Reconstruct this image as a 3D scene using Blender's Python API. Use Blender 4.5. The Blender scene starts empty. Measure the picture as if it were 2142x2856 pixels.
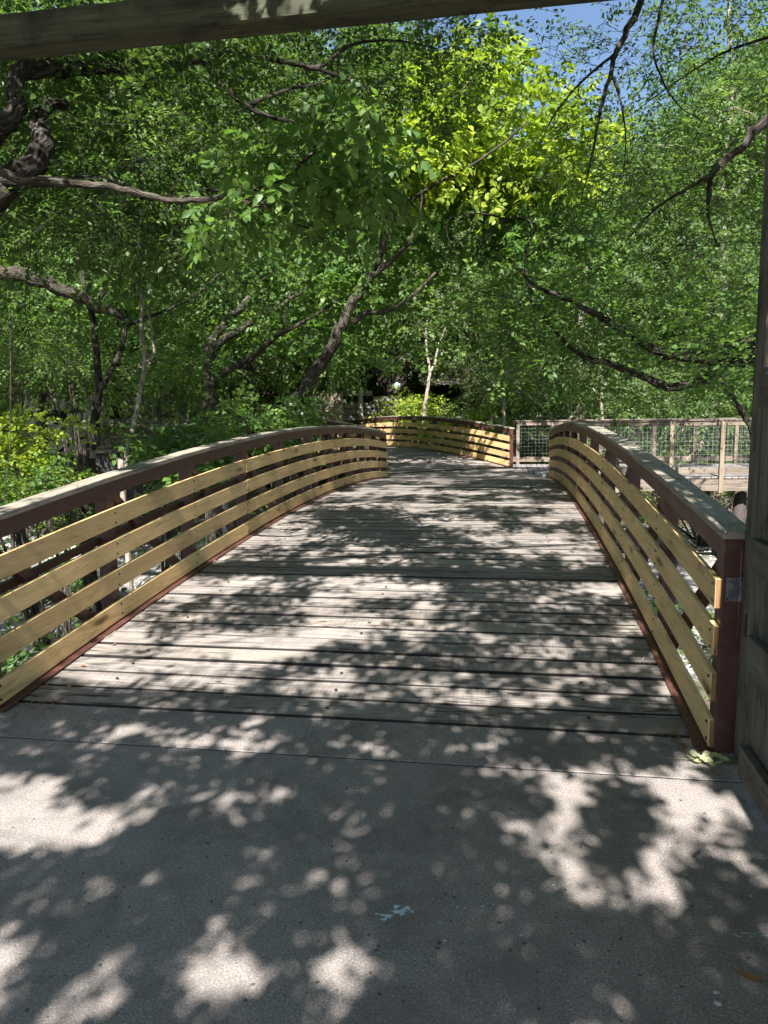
import bpy, bmesh, math, random
import numpy as np
from mathutils import Vector, Matrix
rng = np.random.default_rng(7)
random.seed(7)
S = bpy.context.scene
COL = S.collection
R = math.radians

# ------------------------------------------------------------------ camera
F_PX, YAW, PITCH, ROLL, CAM_H = 2081.26, 0.16371, 0.13845, -0.015473, 1.6447
IW, IH = 2142.0, 2856.0
def cam_axes():
    cy, sy, cp, sp = math.cos(YAW), math.sin(YAW), math.cos(PITCH), math.sin(PITCH)
    f = np.array([-sy*cp, cy*cp, -sp]); r = np.array([cy, sy, 0.0]); u = np.cross(r, f)
    cr, sr = math.cos(ROLL), math.sin(ROLL)
    return cr*r+sr*u, -sr*r+cr*u, f
CR, CU, CF = cam_axes()
CO = np.array([0, 0, CAM_H])
def at(px, py, depth):
    "point seen at photo pixel px,py at a given distance along the view axis"
    return CO+(CF+CR*(px-IW/2)/F_PX-CU*(py-IH/2)/F_PX)*depth
def on_z(px, py, z):
    d = CF+CR*(px-IW/2)/F_PX-CU*(py-IH/2)/F_PX
    return CO+d*((z-CAM_H)/d[2])
cam = bpy.data.cameras.new('camera'); cam_o = bpy.data.objects.new('camera', cam); COL.objects.link(cam_o)
cam.sensor_fit = 'VERTICAL'; cam.sensor_height = 36; cam.lens = 36*F_PX/IH
cam.clip_start = 0.05; cam.clip_end = 2000
M4 = Matrix.Identity(4)
for i in range(3):
    M4[i][0] = CR[i]; M4[i][1] = CU[i]; M4[i][2] = -CF[i]; M4[i][3] = CO[i]
cam_o.matrix_world = M4
S.camera = cam_o
# ------------------------------------------------------------------ light
SUN_EL = R(47); SUN_H = np.array([0.03, -0.9995])            # sun stands behind the camera
SUN = np.array([SUN_H[0]*math.cos(SUN_EL), SUN_H[1]*math.cos(SUN_EL), math.sin(SUN_EL)])
SUN /= np.linalg.norm(SUN)
w = bpy.data.worlds.new('World'); S.world = w; w.use_nodes = True
nt = w.node_tree; bg = nt.nodes['Background']
sky = nt.nodes.new('ShaderNodeTexSky'); sky.sky_type = 'NISHITA'; sky.sun_disc = False
sky.sun_elevation = SUN_EL; sky.sun_rotation = math.atan2(SUN_H[0], SUN_H[1])
sky.air_density = 1.0; sky.dust_density = 0.9; sky.ozone_density = 2.2
nt.links.new(sky.outputs[0], bg.inputs[0]); bg.inputs[1].default_value = 0.062
sl = bpy.data.lights.new('sun', 'SUN'); sl.energy = 5.0; sl.angle = R(0.53); sl.color = (1.0, 0.98, 0.955)
so = bpy.data.objects.new('sun', sl); COL.objects.link(so)
so.rotation_euler = Vector(-SUN).to_track_quat('-Z', 'Y').to_euler(); so.location = (0, -20, 30)
S.view_settings.view_transform = 'Standard'; S.view_settings.look = 'None'
S.view_settings.gamma = 1; S.view_settings.use_curve_mapping = False
S.view_settings.exposure = 1.7
S.cycles.max_bounces = 8; S.cycles.diffuse_bounces = 4; S.cycles.transmission_bounces = 5; S.cycles.transparent_max_bounces = 6
S.cycles.use_adaptive_sampling = True; S.cycles.adaptive_threshold = 0.02

# ------------------------------------------------------------------ materials
class NT:
    def __init__(s, name):
        s.m = bpy.data.materials.new(name); s.m.use_nodes = True
        s.t = s.m.node_tree; s.b = s.t.nodes['Principled BSDF']; s.out = s.t.nodes['Material Output']
    def n(s, typ, ins=None, **props):
        nd = s.t.nodes.new('ShaderNode'+typ)
        for k, v in props.items(): setattr(nd, k, v)
        for k, v in (ins or {}).items(): s.set(nd.inputs[k], v)
        return nd
    def set(s, sock, v):
        if isinstance(v, bpy.types.NodeSocket): s.t.links.new(v, sock)
        elif isinstance(v, bpy.types.Node): s.t.links.new(v.outputs[0], sock)
        else:
            if hasattr(sock.default_value, '__len__') and not hasattr(v, '__len__'): v = (v,)*len(sock.default_value)
            if sock.type == 'RGBA' and len(v) == 3: v = (*v, 1)
            sock.default_value = v
    def coord(s, out='Object', rand=True, scale=(1, 1, 1)):
        tc = s.n('TexCoord'); v = tc.outputs[out]
        if rand:
            oi = s.n('ObjectInfo')
            k = s.n('VectorMath', {0: oi.outputs['Random'], 1: (37.0, 53.0, 71.0)}, operation='MULTIPLY')
            v = s.n('VectorMath', {0: v, 1: k}).outputs[0]
        return s.n('Mapping', {'Vector': v, 'Scale': scale}).outputs[0]
    def noise(s, vec, scale, detail=3, rough=.6, dist=0):
        return s.n('TexNoise', {'Vector': vec, 'Scale': scale, 'Detail': detail, 'Roughness': rough, 'Distortion': dist}).outputs[0]
    def ramp(s, fac, stops, interp='LINEAR'):
        nd = s.n('ValToRGB'); nd.color_ramp.interpolation = interp; e = nd.color_ramp.elements
        while len(e) < len(stops): e.new(0.5)
        for i, (p, c) in enumerate(stops):
            e[i].position = p; e[i].color = (*c, 1) if hasattr(c, '__len__') else (c, c, c, 1)
        s.set(nd.inputs[0], fac); return nd.outputs[0]
    def mix(s, fac, a, b, mode='MIX'):
        nd = s.n('MixRGB', blend_type=mode); s.set(nd.inputs[0], fac); s.set(nd.inputs[1], a); s.set(nd.inputs[2], b); return nd.outputs[0]
    def math(s, op, a, b=0.0):
        nd = s.n('Math', operation=op); s.set(nd.inputs[0], a); s.set(nd.inputs[1], b); return nd.outputs[0]
    def bump(s, h, strength=.4, dist=.01, normal=None):
        nd = s.n('Bump', {'Height': h, 'Strength': strength, 'Distance': dist})
        if normal is not None: s.set(nd.inputs['Normal'], normal)
        return nd.outputs[0]
    def fin(s, col=None, rough=.7, normal=None, spec=.4, metal=0):
        if col is not None: s.set(s.b.inputs['Base Color'], col)
        s.set(s.b.inputs['Roughness'], rough); s.b.inputs['Specular IOR Level'].default_value = spec
        s.b.inputs['Metallic'].default_value = metal
        if normal is not None: s.set(s.b.inputs['Normal'], normal)
        return s.m

def wood(name, dark, light, grain='X', knots=0.0, cracks=0.0, var=.25, saw=0.0, rough=.8, tint=None, stain=0.0, uneven=.35):
    t = NT(name)
    ax = {'X': (1, 16, 16), 'Y': (16, 1, 16), 'Z': (16, 16, 1)}[grain]
    v = t.coord(); vm = t.n('Mapping', {'Vector': v, 'Scale': ax}).outputs[0]
    g1 = t.noise(vm, 1.6, 4, .6, .6); g2 = t.noise(vm, 7, 3, .7)
    g = t.math('ADD', t.math('MULTIPLY', g1, .65), t.math('MULTIPLY', g2, .35))
    col = t.ramp(g, [(.32, dark), (.66, light)])
    big = t.noise(v, 1.7, 3)
    col = t.mix(t.ramp(big, [(.35, 0.0), (.7, uneven)]), col, tuple(x*.62 for x in light), 'MIX')
    oi = t.n('ObjectInfo')
    br = t.math('ADD', t.math('MULTIPLY', oi.outputs['Random'], var*2), 1-var)
    col = t.mix(1.0, col, t.n('CombineColor', {0: br, 1: br, 2: br}).outputs[0], 'MULTIPLY')
    if tint:
        r2 = t.math('FRACT', t.math('MULTIPLY', oi.outputs['Random'], 17.3))
        col = t.mix(t.ramp(r2, [(.55, 0.0), (1, .75)]), col, tint)
    h = g
    if knots:
        kv = t.n('Mapping', {'Vector': v, 'Scale': {'X': (1.6, 7, 7), 'Y': (7, 1.6, 7), 'Z': (7, 7, 1.6)}[grain]}).outputs[0]
        kv = t.n('VectorMath', {0: kv, 1: t.n('VectorMath', {0: t.n('TexNoise', {'Vector': v, 'Scale': 9.0}).outputs[1], 1: (.28, .28, .28)}, operation='MULTIPLY')}).outputs[0]
        vo = t.n('TexVoronoi', {'Vector': kv, 'Scale': 1.0, 'Randomness': 1.0})
        pick = t.math('GREATER_THAN', t.n('SeparateColor', {0: vo.outputs['Color']}).outputs[0], .45)
        k = t.math('MULTIPLY', t.ramp(vo.outputs['Distance'], [(.05, 1.0), (.12, .75), (.17, .25), (.30, 0.0)]), pick)
        col = t.mix(t.math('MULTIPLY', k, knots), col, tuple(x*.28 for x in (dark[0], dark[1]*.8, dark[2]*.6)))
    if cracks:
        cv = t.n('Mapping', {'Vector': v, 'Scale': {'X': (.55, 9, 9), 'Y': (9, .55, 9), 'Z': (9, 9, .55)}[grain]}).outputs[0]
        cn = t.noise(cv, 1.5, 4, .55, .9)
        c = t.ramp(t.math('ABSOLUTE', t.math('SUBTRACT', cn, .5)), [(0.0, 1.0), (.010, .7), (.020, 0.0)])
        c = t.math('MULTIPLY', c, t.ramp(t.noise(v, 2.2, 2), [(.40, 0.0), (.52, 1.0)]))
        col = t.mix(t.math('MULTIPLY', c, cracks), col, tuple(x*.12 for x in dark))
        h = t.math('SUBTRACT', h, t.math('MULTIPLY', c, 1.2))
    if saw:
        sv = t.n('Mapping', {'Vector': v, 'Scale': {'X': (1, .05, 1), 'Y': (.05, 1, 1), 'Z': (1, 1, .05)}[grain]}).outputs[0]
        sn = t.noise(sv, 95, 1, .5)
        amt = t.ramp(t.noise(v, 1.3, 2), [(.42, 0.0), (.6, 1.0)])
        col = t.mix(t.math('MULTIPLY', t.math('MULTIPLY', t.ramp(sn, [(.4, 0.0), (.62, 1.0)]), amt), saw), col, tuple(x*.55 for x in dark))
    if stain:
        st = t.ramp(t.noise(v, 6, 4, .65), [(.5, 0.0), (.72, stain)])
        col = t.mix(st, col, tuple(x*.35 for x in dark))
    return t.fin(col, rough, t.bump(h, .35, .004), .3)

MAT = {}
MAT['deck'] = wood('weathered deck timber', (.132, .112, .096), (.355, .312, .275), 'X', cracks=.95, var=.12, saw=.35, tint=(.33, .28, .235), stain=.35)
MAT['deck_edge'] = wood('near-black plank edge', (.012, .010, .009), (.035, .030, .026), 'X', var=.1)  # plank sides near-black, so the gaps draw as dark lines
MAT['deck_y'] = wood('weathered boardwalk timber', (.15, .135, .12), (.36, .33, .31), 'Y', cracks=.8, var=.16, saw=.4, stain=.3)
MAT['slat'] = wood('fresh tan rail timber', (.56, .365, .150), (.81, .570, .275), 'Y', knots=.95, cracks=.35, var=.16, uneven=.3, stain=.12, rough=.65)
MAT['slat_end'] = wood('brown end grain', (.17, .095, .04), (.33, .19, .085), 'Z', var=.15)
MAT['cap'] = wood('grey weathered rail cap timber', (.17, .148, .112), (.38, .34, .265), 'Y', cracks=.6, var=.08, stain=.45)
MAT['beam'] = wood('old treated beam timber', (.024, .026, .015), (.090, .092, .052), 'X', knots=.5, cracks=.6, var=.05, stain=.8)
MAT['gate'] = wood('old grey gate timber', (.045, .041, .032), (.165, .148, .118), 'Z', knots=.6, cracks=.8, var=.15, stain=.8)
MAT['gate_y'] = wood('old grey gate rail timber', (.045, .041, .034), (.155, .140, .114), 'Y', cracks=.8, var=.15, stain=.7)
MAT['pink'] = wood('pinkish weathered pine', (.095, .074, .055), (.27, .215, .165), 'X', knots=.5, cracks=.7, var=.12, stain=.35)
MAT['pinkz'] = wood('pale weathered pine post', (.12, .094, .064), (.33, .265, .185), 'Z', knots=.5, cracks=.7, var=.12, stain=.35)
MAT['fence'] = wood('dark weathered fence board', (.09, .075, .065), (.26, .225, .20), 'X', cracks=.5, var=.3, stain=.5)
MAT['pole'] = wood('pale grey timber pole', (.20, .19, .15), (.42, .40, .33), 'Z', cracks=.6, var=.15, stain=.3)

def concrete():
    t = NT('worn concrete'); v = t.coord(rand=False)
    a = t.noise(v, 1.1, 4, .6); b = t.noise(v, 9, 4, .65); f = t.math('ADD', t.math('MULTIPLY', t.noise(v, 130, 2, .7), .5), t.math('MULTIPLY', t.noise(v, 360, 2, .7), .5))
    col = t.ramp(a, [(.3, (.160, .136, .119)), (.7, (.262, .224, .197))])
    col = t.mix(.30, col, t.ramp(b, [(.3, (.11, .097, .088)), (.7, (.37, .325, .30))]))
    col = t.mix(.5, col, t.ramp(f, [(.39, (.045, .039, .034)), (.60, (.50, .44, .40))]))
    vo = t.n('TexVoronoi', {'Vector': v, 'Scale': 150.0}); sp = t.math('GREATER_THAN', t.n('SeparateColor', {0: vo.outputs['Color']}).outputs[0], .93)
    col = t.mix(t.math('MULTIPLY', t.math('MULTIPLY', t.ramp(vo.outputs['Distance'], [(.2, 1.0), (.34, 0.0)]), sp), .8), col, (.70, .68, .65))
    vec = t.n('VectorMath', {0: v, 1: t.n('VectorMath', {0: t.n('TexNoise', {'Vector': v, 'Scale': 60.0}).outputs[1], 1: (.02, .02, .02)}, operation='MULTIPLY')}).outputs[0]
    pv = t.n('TexVoronoi', {'Vector': vec, 'Scale': 27.0}); pr = t.n('SeparateColor', {0: pv.outputs['Color']}).outputs[0]
    rad = t.math('MULTIPLY', t.ramp(pr, [(.45, 0.0), (1.0, 1.0)]), .20)
    pit = t.math('MULTIPLY', t.ramp(t.math('SUBTRACT', rad, pv.outputs['Distance']), [(0.0, 0.0), (.03, 1.0)]), .85)
    col = t.mix(pit, col, (.055, .05, .048))
    stain = t.ramp(t.noise(v, 2.3, 5, .7, .5), [(.47, 0.0), (.66, .6)])
    col = t.mix(stain, col, (.115, .100, .089))
    h = t.math('SUBTRACT', t.math('ADD', t.math('MULTIPLY', f, .4), t.math('MULTIPLY', b, .5)), pit)
    return t.fin(col, .88, t.bump(h, .55, .004), .25)
MAT['concrete'] = concrete()

def steel():
    t = NT('maroon painted steel'); v = t.coord()
    a = t.noise(v, 5, 4); col = t.ramp(a, [(.3, (.058, .022, .017)), (.7, (.095, .034, .026))])
    col = t.mix(t.ramp(t.noise(v, 14, 5, .7), [(.52, 0.0), (.72, .55)]), col, (.12, .085, .066))
    col = t.mix(t.ramp(t.noise(v, 60, 3), [(.66, 0.0), (.72, .8)]), col, (.045, .022, .014))
    return t.fin(col, t.ramp(a, [(.3, .38), (.7, .55)]), t.bump(t.noise(v, 30, 2), .08, .002), .5)
MAT['steel'] = steel()

def plain(name, c, rough=.6, metal=0, n=.25, scale=12, spec=.4):
    t = NT(name); v = t.coord(); a = t.noise(v, scale, 4)
    return t.fin(t.ramp(a, [(.3, tuple(x*(1-n) for x in c)), (.7, tuple(min(1, x*(1+n)) for x in c))]), rough, t.bump(a, .2, .004), spec, metal)
MAT['screw'] = plain('dark screw metal', (.03, .027, .025), .5, .6)
MAT['plaque'] = plain('brushed dull plaque metal', (.22, .24, .27), .38, .85, .35, 25)
MAT['plaque_txt'] = plain('dark plaque relief', (.05, .055, .06), .45, .6)
MAT['wire'] = plain('galvanised mesh wire', (.42, .43, .43), .42, .75)
MAT['pile'] = plain('dark creosoted pile', (.045, .036, .03), .8)
MAT['stucco'] = plain('pale stucco wall', (.50, .48, .46), .9, 0, .2)
MAT['brown_wall'] = plain('brown painted wall', (.19, .135, .10), .85, 0, .25, 3)
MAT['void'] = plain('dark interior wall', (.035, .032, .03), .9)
MAT['roofmetal'] = plain('pale sheet metal roof', (.55, .58, .62), .4, .5)
MAT['white'] = plain('white enamel', (.72, .72, .73), .4)
MAT['paint'] = plain('pale blue paint flake', (.50, .58, .62), .7, 0, .3, 90)
MAT['lampglass'] = plain('frosted lamp glass', (.26, .32, .32), .3)
MAT['deadwood'] = plain('bleached dead twig', (.42, .35, .27), .8)
for k, c in dict(mred=(.55, .05, .06), mblue=(.05, .25, .5), myel=(.7, .42, .05), mwhite=(.7, .68, .66)).items():
    MAT[k] = plain('mural paint '+k[1:], c, .7)

def bark(name, dark, light, lichen=None, scale=1.0, ridge=1.0):
    t = NT(name); v = t.n('Attribute', attribute_name='bk').outputs['Vector']
    vm = t.n('Mapping', {'Vector': v, 'Scale': (1, 1, .16)}).outputs[0]
    wv = t.n('VectorMath', {0: vm, 1: t.n('VectorMath', {0: t.n('TexNoise', {'Vector': vm, 'Scale': 14*scale}).outputs[1], 1: (.035, .035, .035)}, operation='MULTIPLY')}).outputs[0]
    n0 = t.noise(wv, 34*scale, 3, .6); n1 = t.noise(vm, 70*scale, 4, .7)
    h = t.math('ADD', t.ramp(n0, [(.36, 0.0), (.6, .75)]), t.math('MULTIPLY', n1, .35))
    col = t.ramp(h, [(.1, tuple(x*.4 for x in dark)), (.5, dark), (1.0, light)])
    if lichen: col = t.mix(t.ramp(t.noise(v, 5, 4), [(.5, 0.0), (.66, .7)]), col, lichen)
    return t.fin(col, .92, t.bump(h, .9*ridge, .02), .15)
MAT['bark_dark'] = bark('dark ridged oak bark', (.026, .021, .017), (.085, .074, .060))
MAT['bark_mid'] = bark('brown grey bark', (.042, .034, .026), (.125, .105, .082), (.085, .085, .06), 1.3)
MAT['bark_pale'] = bark('pale smooth bark', (.21, .175, .14), (.40, .35, .29), (.22, .19, .14), 1.5, .35)

def leaf(name, c1, c2, c3, trans=.46, rough=.48, spec=.4):
    t = NT(name); a = t.n('Attribute', attribute_name='rnd')
    col = t.ramp(a.outputs['Fac'], [(0.0, c1), (.55, c2), (1.0, c3)])
    t.fin(col, rough, None, spec)
    tr = t.n('BsdfTranslucent', {'Color': t.mix(1.0, col, (1.7, 1.75, .8, 1), 'MULTIPLY')})
    mx = t.n('MixShader', {0: trans, 1: t.b.outputs[0], 2: tr.outputs[0]})
    t.t.links.new(mx.outputs[0], t.out.inputs[0]); return t.m
MAT['leaf_oak'] = leaf('dark green oak leaf', (.034, .066, .016), (.064, .116, .028), (.128, .195, .044))
MAT['leaf_big'] = leaf('fresh green broad leaf', (.048, .098, .024), (.098, .182, .044), (.195, .285, .062))
MAT['leaf_lime'] = leaf('yellow green leaf', (.095, .165, .024), (.24, .32, .040), (.48, .50, .06))
MAT['leaf_far'] = leaf('mid green woodland leaf', (.050, .094, .030), (.108, .178, .056), (.215, .285, .090))
MAT['leaf_pale'] = leaf('pale feathery leaf', (.066, .112, .042), (.130, .190, .072), (.235, .29, .115))
MAT['leaf_fallen'] = leaf('fallen pale leaf', (.34, .36, .20), (.46, .47, .30), (.52, .48, .24), .25)
MAT['leaf_brown'] = leaf('dry brown leaf', (.20, .10, .04), (.27, .14, .06), (.34, .19, .08), .1)
MAT['flower'] = leaf('pink blossom', (.60, .12, .22), (.70, .2, .3), (.75, .3, .4), .3)

def ground_mat():
    t = NT('creek bank ground'); v = t.coord(rand=False)
    a = t.noise(v, .55, 5, .6); b = t.noise(v, 6, 5, .7); f = t.noise(v, 40, 3, .7)
    soil = t.ramp(f, [(.3, (.045, .035, .025)), (.7, (.15, .12, .085))])
    rock = t.ramp(t.n('TexVoronoi', {'Vector': v, 'Scale': 7.0}).outputs['Distance'], [(.1, (.46, .44, .41)), (.55, (.24, .225, .205))])
    geo = t.n('NewGeometry'); z = t.n('SeparateXYZ', {0: geo.outputs['Position']}).outputs[2]
    low = t.math('ADD', t.ramp(t.math('MULTIPLY', t.math('ADD', z, 2.6), .8), [(0.0, 1.0), (.55, 0.0)]), t.math('SUBTRACT', a, .5))
    col = t.mix(t.ramp(low, [(.30, 0.0), (.55, 1.0)]), soil, rock)
    col = t.mix(t.math('MULTIPLY', t.ramp(t.noise(v, 1.4, 4), [(.48, 0.0), (.6, .6)]), t.ramp(low, [(.2, 1.0), (.6, .2)])), col, t.ramp(b, [(.3, (.035, .06, .015)), (.7, (.085, .12, .035))]))
    return t.fin(col, .95, t.bump(t.math('ADD', b, t.math('MULTIPLY', f, .4)), .9, .05), .2)
MAT['ground'] = ground_mat()
MAT['rock'] = plain('pale limestone', (.42, .40, .37), .9, 0, .35, 5)
MAT['block'] = plain('grey retaining block', (.16, .145, .13), .9, 0, .4, 6)

# ------------------------------------------------------------------ mesh helpers
def link(name, me, mat=None, parent=None, loc=None):
    o = bpy.data.objects.new(name, me); COL.objects.link(o)
    if mat is not None and me is not None and not me.materials: me.materials.append(MAT[mat])
    if parent is not None: o.parent = parent
    if loc is not None: o.location = loc
    return o
def tag(o, label, cat, group=None, kind=None):
    o['label'] = label; o['category'] = cat
    if group: o['group'] = group
    if kind: o['kind'] = kind
    return o
def empty(name, loc=(0, 0, 0)):
    o = bpy.data.objects.new(name, None); COL.objects.link(o); o.location = loc; o.empty_display_size = .2; return o
def struct(o):
    o['kind'] = 'structure'; return o
def pydata(name, v, f, smooth=False):
    me = bpy.data.meshes.new(name); me.from_pydata([tuple(map(float, p)) for p in v], [], f); me.update()
    if smooth: me.polygons.foreach_set('use_smooth', [True]*len(me.polygons))
    return me
BOXF = [(0, 3, 2, 1), (4, 5, 6, 7), (0, 1, 5, 4), (1, 2, 6, 5), (2, 3, 7, 6), (3, 0, 4, 7)]
class MB:
    "collects boxes, swept bars and tubes into one mesh"
    def __init__(s): s.v = []; s.f = []; s.a = []
    def add(s, v, f):
        o = len(s.v); s.v += [tuple(map(float, p)) for p in v]; s.f += [tuple(i+o for i in q) for q in f]
    def box(s, x0, x1, y0, y1, z0, z1):
        s.add([(x0, y0, z0), (x1, y0, z0), (x1, y1, z0), (x0, y1, z0), (x0, y0, z1), (x1, y0, z1), (x1, y1, z1), (x0, y1, z1)], BOXF); return s
    def bar(s, a, b, wa, ha, side=None):
        "square bar from a to b, wa across `side`, ha the other way"
        a = np.array(a, float); b = np.array(b, float); d = b-a; d /= np.linalg.norm(d)
        sd = np.array(side if side is not None else (1, 0, 0), float); sd = sd-d*(sd@d); sd /= np.linalg.norm(sd); up = np.cross(sd, d)
        v = []
        for p in (a, b):
            for i, j in ((-1, -1), (1, -1), (1, 1), (-1, 1)): v.append(p+sd*i*wa/2+up*j*ha/2)
        s.add(v, BOXF); return s
    def sweep(s, rings):
        "rings: list of 4-point sections"
        v = [p for r in rings for p in r]; f = []
        n = len(rings[0])
        for i in range(len(rings)-1):
            for j in range(n): f.append((i*n+j, i*n+(j+1) % n, (i+1)*n+(j+1) % n, (i+1)*n+j))
        f.append(tuple(range(n))[::-1]); f.append(tuple((len(rings)-1)*n+j for j in range(n)))
        s.add(v, f); return s
    def tube(s, pts, radii, n=6, wob=0.0):
        pts = np.array(pts, float); k = len(pts)
        t = np.gradient(pts, axis=0); t /= np.linalg.norm(t, axis=1)[:, None]+1e-9
        ref = np.array([0, 0, 1.0]) if abs(t[0][2]) < .9 else np.array([1.0, 0, 0])
        ang = np.arange(n)*2*np.pi/n; rings = np.zeros((k, n, 3)); u = None
        for i in range(k):
            u = (ref if u is None else u); u = u-t[i]*(u@t[i]); u /= np.linalg.norm(u)+1e-9; b = np.cross(t[i], u)
            rr = radii[i]*(1+(rng.uniform(-wob, wob, n) if wob else 0))
            rings[i] = pts[i]+np.outer(np.cos(ang)*rr, u)+np.outer(np.sin(ang)*rr, b)
        o = len(s.v); s.v += [tuple(p) for p in rings.reshape(-1, 3)]
        if len(s.a) == o:
            ln = np.concatenate([[0], np.cumsum(np.linalg.norm(np.diff(pts, axis=0), axis=1))]); r_ = np.maximum(np.asarray(radii, float), .02); off = rng.uniform(0, 9)
            for i in range(k): s.a += [(math.cos(t_)*r_[i]+off, math.sin(t_)*r_[i]+off, ln[i]+off) for t_ in ang]
        for i in range(k-1):
            for j in range(n): s.f.append((o+i*n+j, o+i*n+(j+1) % n, o+(i+1)*n+(j+1) % n, o+(i+1)*n+j))
        s.f.append(tuple(o+j for j in range(n))[::-1]); s.f.append(tuple(o+(k-1)*n+j for j in range(n))); return s
    def mesh(s, name, bevel=0.0, smooth=False):
        me = pydata(name, s.v, s.f, smooth)
        if s.a and len(s.a) == len(s.v):
            at_ = me.attributes.new('bk', 'FLOAT_VECTOR', 'POINT'); at_.data.foreach_set('vector', np.array(s.a, np.float32).ravel())
        if bevel:
            bm = bmesh.new(); bm.from_mesh(me)
            bmesh.ops.bevel(bm, geom=bm.edges[:], offset=bevel, segments=1, affect='EDGES'); bm.to_mesh(me); bm.free()
        return me
def part(name, mb, mat, parent, bevel=0.0, smooth=False, loc=None):
    return link(name, mb.mesh(name, bevel, smooth), mat, parent, loc)
def smooth_path(pts, per=5):
    P = np.array(pts, float)
    if len(P) < 3: return np.linspace(P[0], P[-1], per+1)
    Q = np.vstack([2*P[0]-P[1], P, 2*P[-1]-P[-2]]); out = []
    for i in range(1, len(Q)-2):
        a, b, c, d = Q[i-1:i+3]
        for t in np.linspace(0, 1, per, endpoint=False):
            out.append(.5*((2*b)+(-a+c)*t+(2*a-5*b+4*c-d)*t*t+(-a+3*b-3*c+d)*t**3))
    out.append(P[-1]); return np.array(out)

# ------------------------------------------------------------------ terrain
def gnoise(x, y, s, seed=0):
    return (np.sin(x*s*1.3+seed+1.7*np.sin(y*s*.9+seed*2))+np.sin(y*s*1.7-seed*1.3+1.3*np.sin(x*s*.7+seed)))*.5
def sstep(a, b, x):
    t = np.clip((x-a)/(b-a), 0, 1); return t*t*(3-2*t)
def ground_h(x, y):
    x = np.asarray(x, float); y = np.asarray(y, float)
    near = sstep(7.6, 4.2, y+.10*np.clip(-x-2, 0, 30)*0)         # near bank
    far = sstep(20.5, 25.0, y)*(x < 0)+sstep(23.0, 28.5, y)*(x >= 0)
    k_ = sstep(-3, 4, x); far = sstep(20.5, 25.0, y)*(1-k_)+sstep(23.5, 29, y)*k_       # far bank
    s2 = (x+1.45)*(-.5736)+(y-19.7)*.8192; u2 = (x+1.45)*.8192+(y-19.7)*.5736
    far = far*(1-.75*sstep(4.2, 2.4, np.abs(u2))*sstep(-2, 0, s2)*sstep(14.2, 12.2, s2))   # hollow under the second bridge
    h = -2.3+2.12*near+2.5*far
    amp = .10+.22*np.clip((np.abs(y-15)/10), 0, 1)
    h = h+gnoise(x, y, .45, 1)*amp*(1-.9*near)+gnoise(x, y, 1.5, 4)*.07*(1-.9*near)
    pad = (sstep(5.0, 3.9, y))*(sstep(-7, -5, x))*(sstep(4.0, 2.4, x))
    h = h*(1-pad)+(-.16)*pad
    h = h+15*sstep(58, 135, y)+6*sstep(40, 110, np.abs(x))                  # wooded slopes far behind
    return h
def build_ground():
    xs = np.unique(np.concatenate([np.linspace(-300, -34, 16), np.linspace(-34, 34, 150), np.linspace(34, 300, 16)]))
    ys = np.unique(np.concatenate([np.linspace(-120, -8, 12), np.linspace(-8, 46, 120), np.linspace(46, 420, 16)]))
    X, Y = np.meshgrid(xs, ys); Z = ground_h(X, Y); n = len(xs)
    v = np.stack([X.ravel(), Y.ravel(), Z.ravel()], 1)
    f = [(j*n+i, j*n+i+1, (j+1)*n+i+1, (j+1)*n+i) for j in range(len(ys)-1) for i in range(n-1)]
    struct(link('ground', pydata('ground', v, f, True), 'ground'))
build_ground()

# concrete path in two pours with a dark strip set into the joint between them
CONC_XR = 1.035
pave = MB(); pave.box(-5.2, CONC_XR, -7, 3.272, -.35, 0.0)
struct(link('concrete_path', pave.mesh('concrete_path', .006), 'concrete'))
strip = MB(); strip.box(-3.1, CONC_XR+.05, 3.286, 3.714, -.5, -.002)
joint = MB(); joint.box(-3.1, CONC_XR, 3.2725, 3.2855, -.3, -.005); struct(link('dark_joint_strip', joint.mesh('dark_joint_strip'), 'void'))
struct(link('concrete_threshold', strip.mesh('concrete_threshold', .006), 'concrete'))

# ------------------------------------------------------------------ arched bridges
PITCHW = .2135
class Arch:
    def __init__(s, O, ang, W, L, C, dz):
        s.O = np.array(O, float); s.W = W; s.L = L; s.C = C; s.dz = dz
        s.d = np.array([-math.sin(ang), math.cos(ang), 0]); s.n = np.array([math.cos(ang), math.sin(ang), 0])
    def z(s, q): t = q/s.L; return s.dz*t+4*s.C*t*(1-t)
    def slope(s, q): t = q/s.L; return s.dz/s.L+4*s.C*(1-2*t)/s.L
    def P(s, u, q, h): return s.O+u*s.n+q*s.d+np.array([0, 0, h+s.z(q)])
def sweep_arch(a, mb, u0, u1, h0, h1, q0, q1, seg):
    rings = []
    for q in np.linspace(q0, q1, seg+1):
        rings.append([a.P(u0, q, h0), a.P(u1, q, h0), a.P(u1, q, h1), a.P(u0, q, h1)])
    return mb.sweep(rings)
PLANKS = []
def plank_mesh(k, halfw, wid, thick, seg=8):
    "board along local X, top at z=0, edges slightly worn"
    r = np.random.default_rng(100+k); v = []
    xs = np.linspace(-halfw, halfw, seg+1)
    for i, x in enumerate(xs):
        e0 = -wid/2+r.uniform(0, .007); e1 = wid/2-r.uniform(0, .007); t = r.uniform(-.0012, .0012); c = .0045
        for (y, z) in ((e0, -thick), (e1, -thick), (e1, -c), (e1-c, t), (e0+c, t), (e0, -c)): v.append((x, y, z))
    f = []
    for i in range(seg):
        for j in range(6): f.append((i*6+j, i*6+(j+1) % 6, (i+1)*6+(j+1) % 6, (i+1)*6+j))
    f.append((5, 4, 3, 2, 1, 0)); f.append(tuple(seg*6+j for j in range(6)))
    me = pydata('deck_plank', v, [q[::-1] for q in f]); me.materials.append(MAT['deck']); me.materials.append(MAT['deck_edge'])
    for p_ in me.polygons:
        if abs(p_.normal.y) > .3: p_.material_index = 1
    return me
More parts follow.
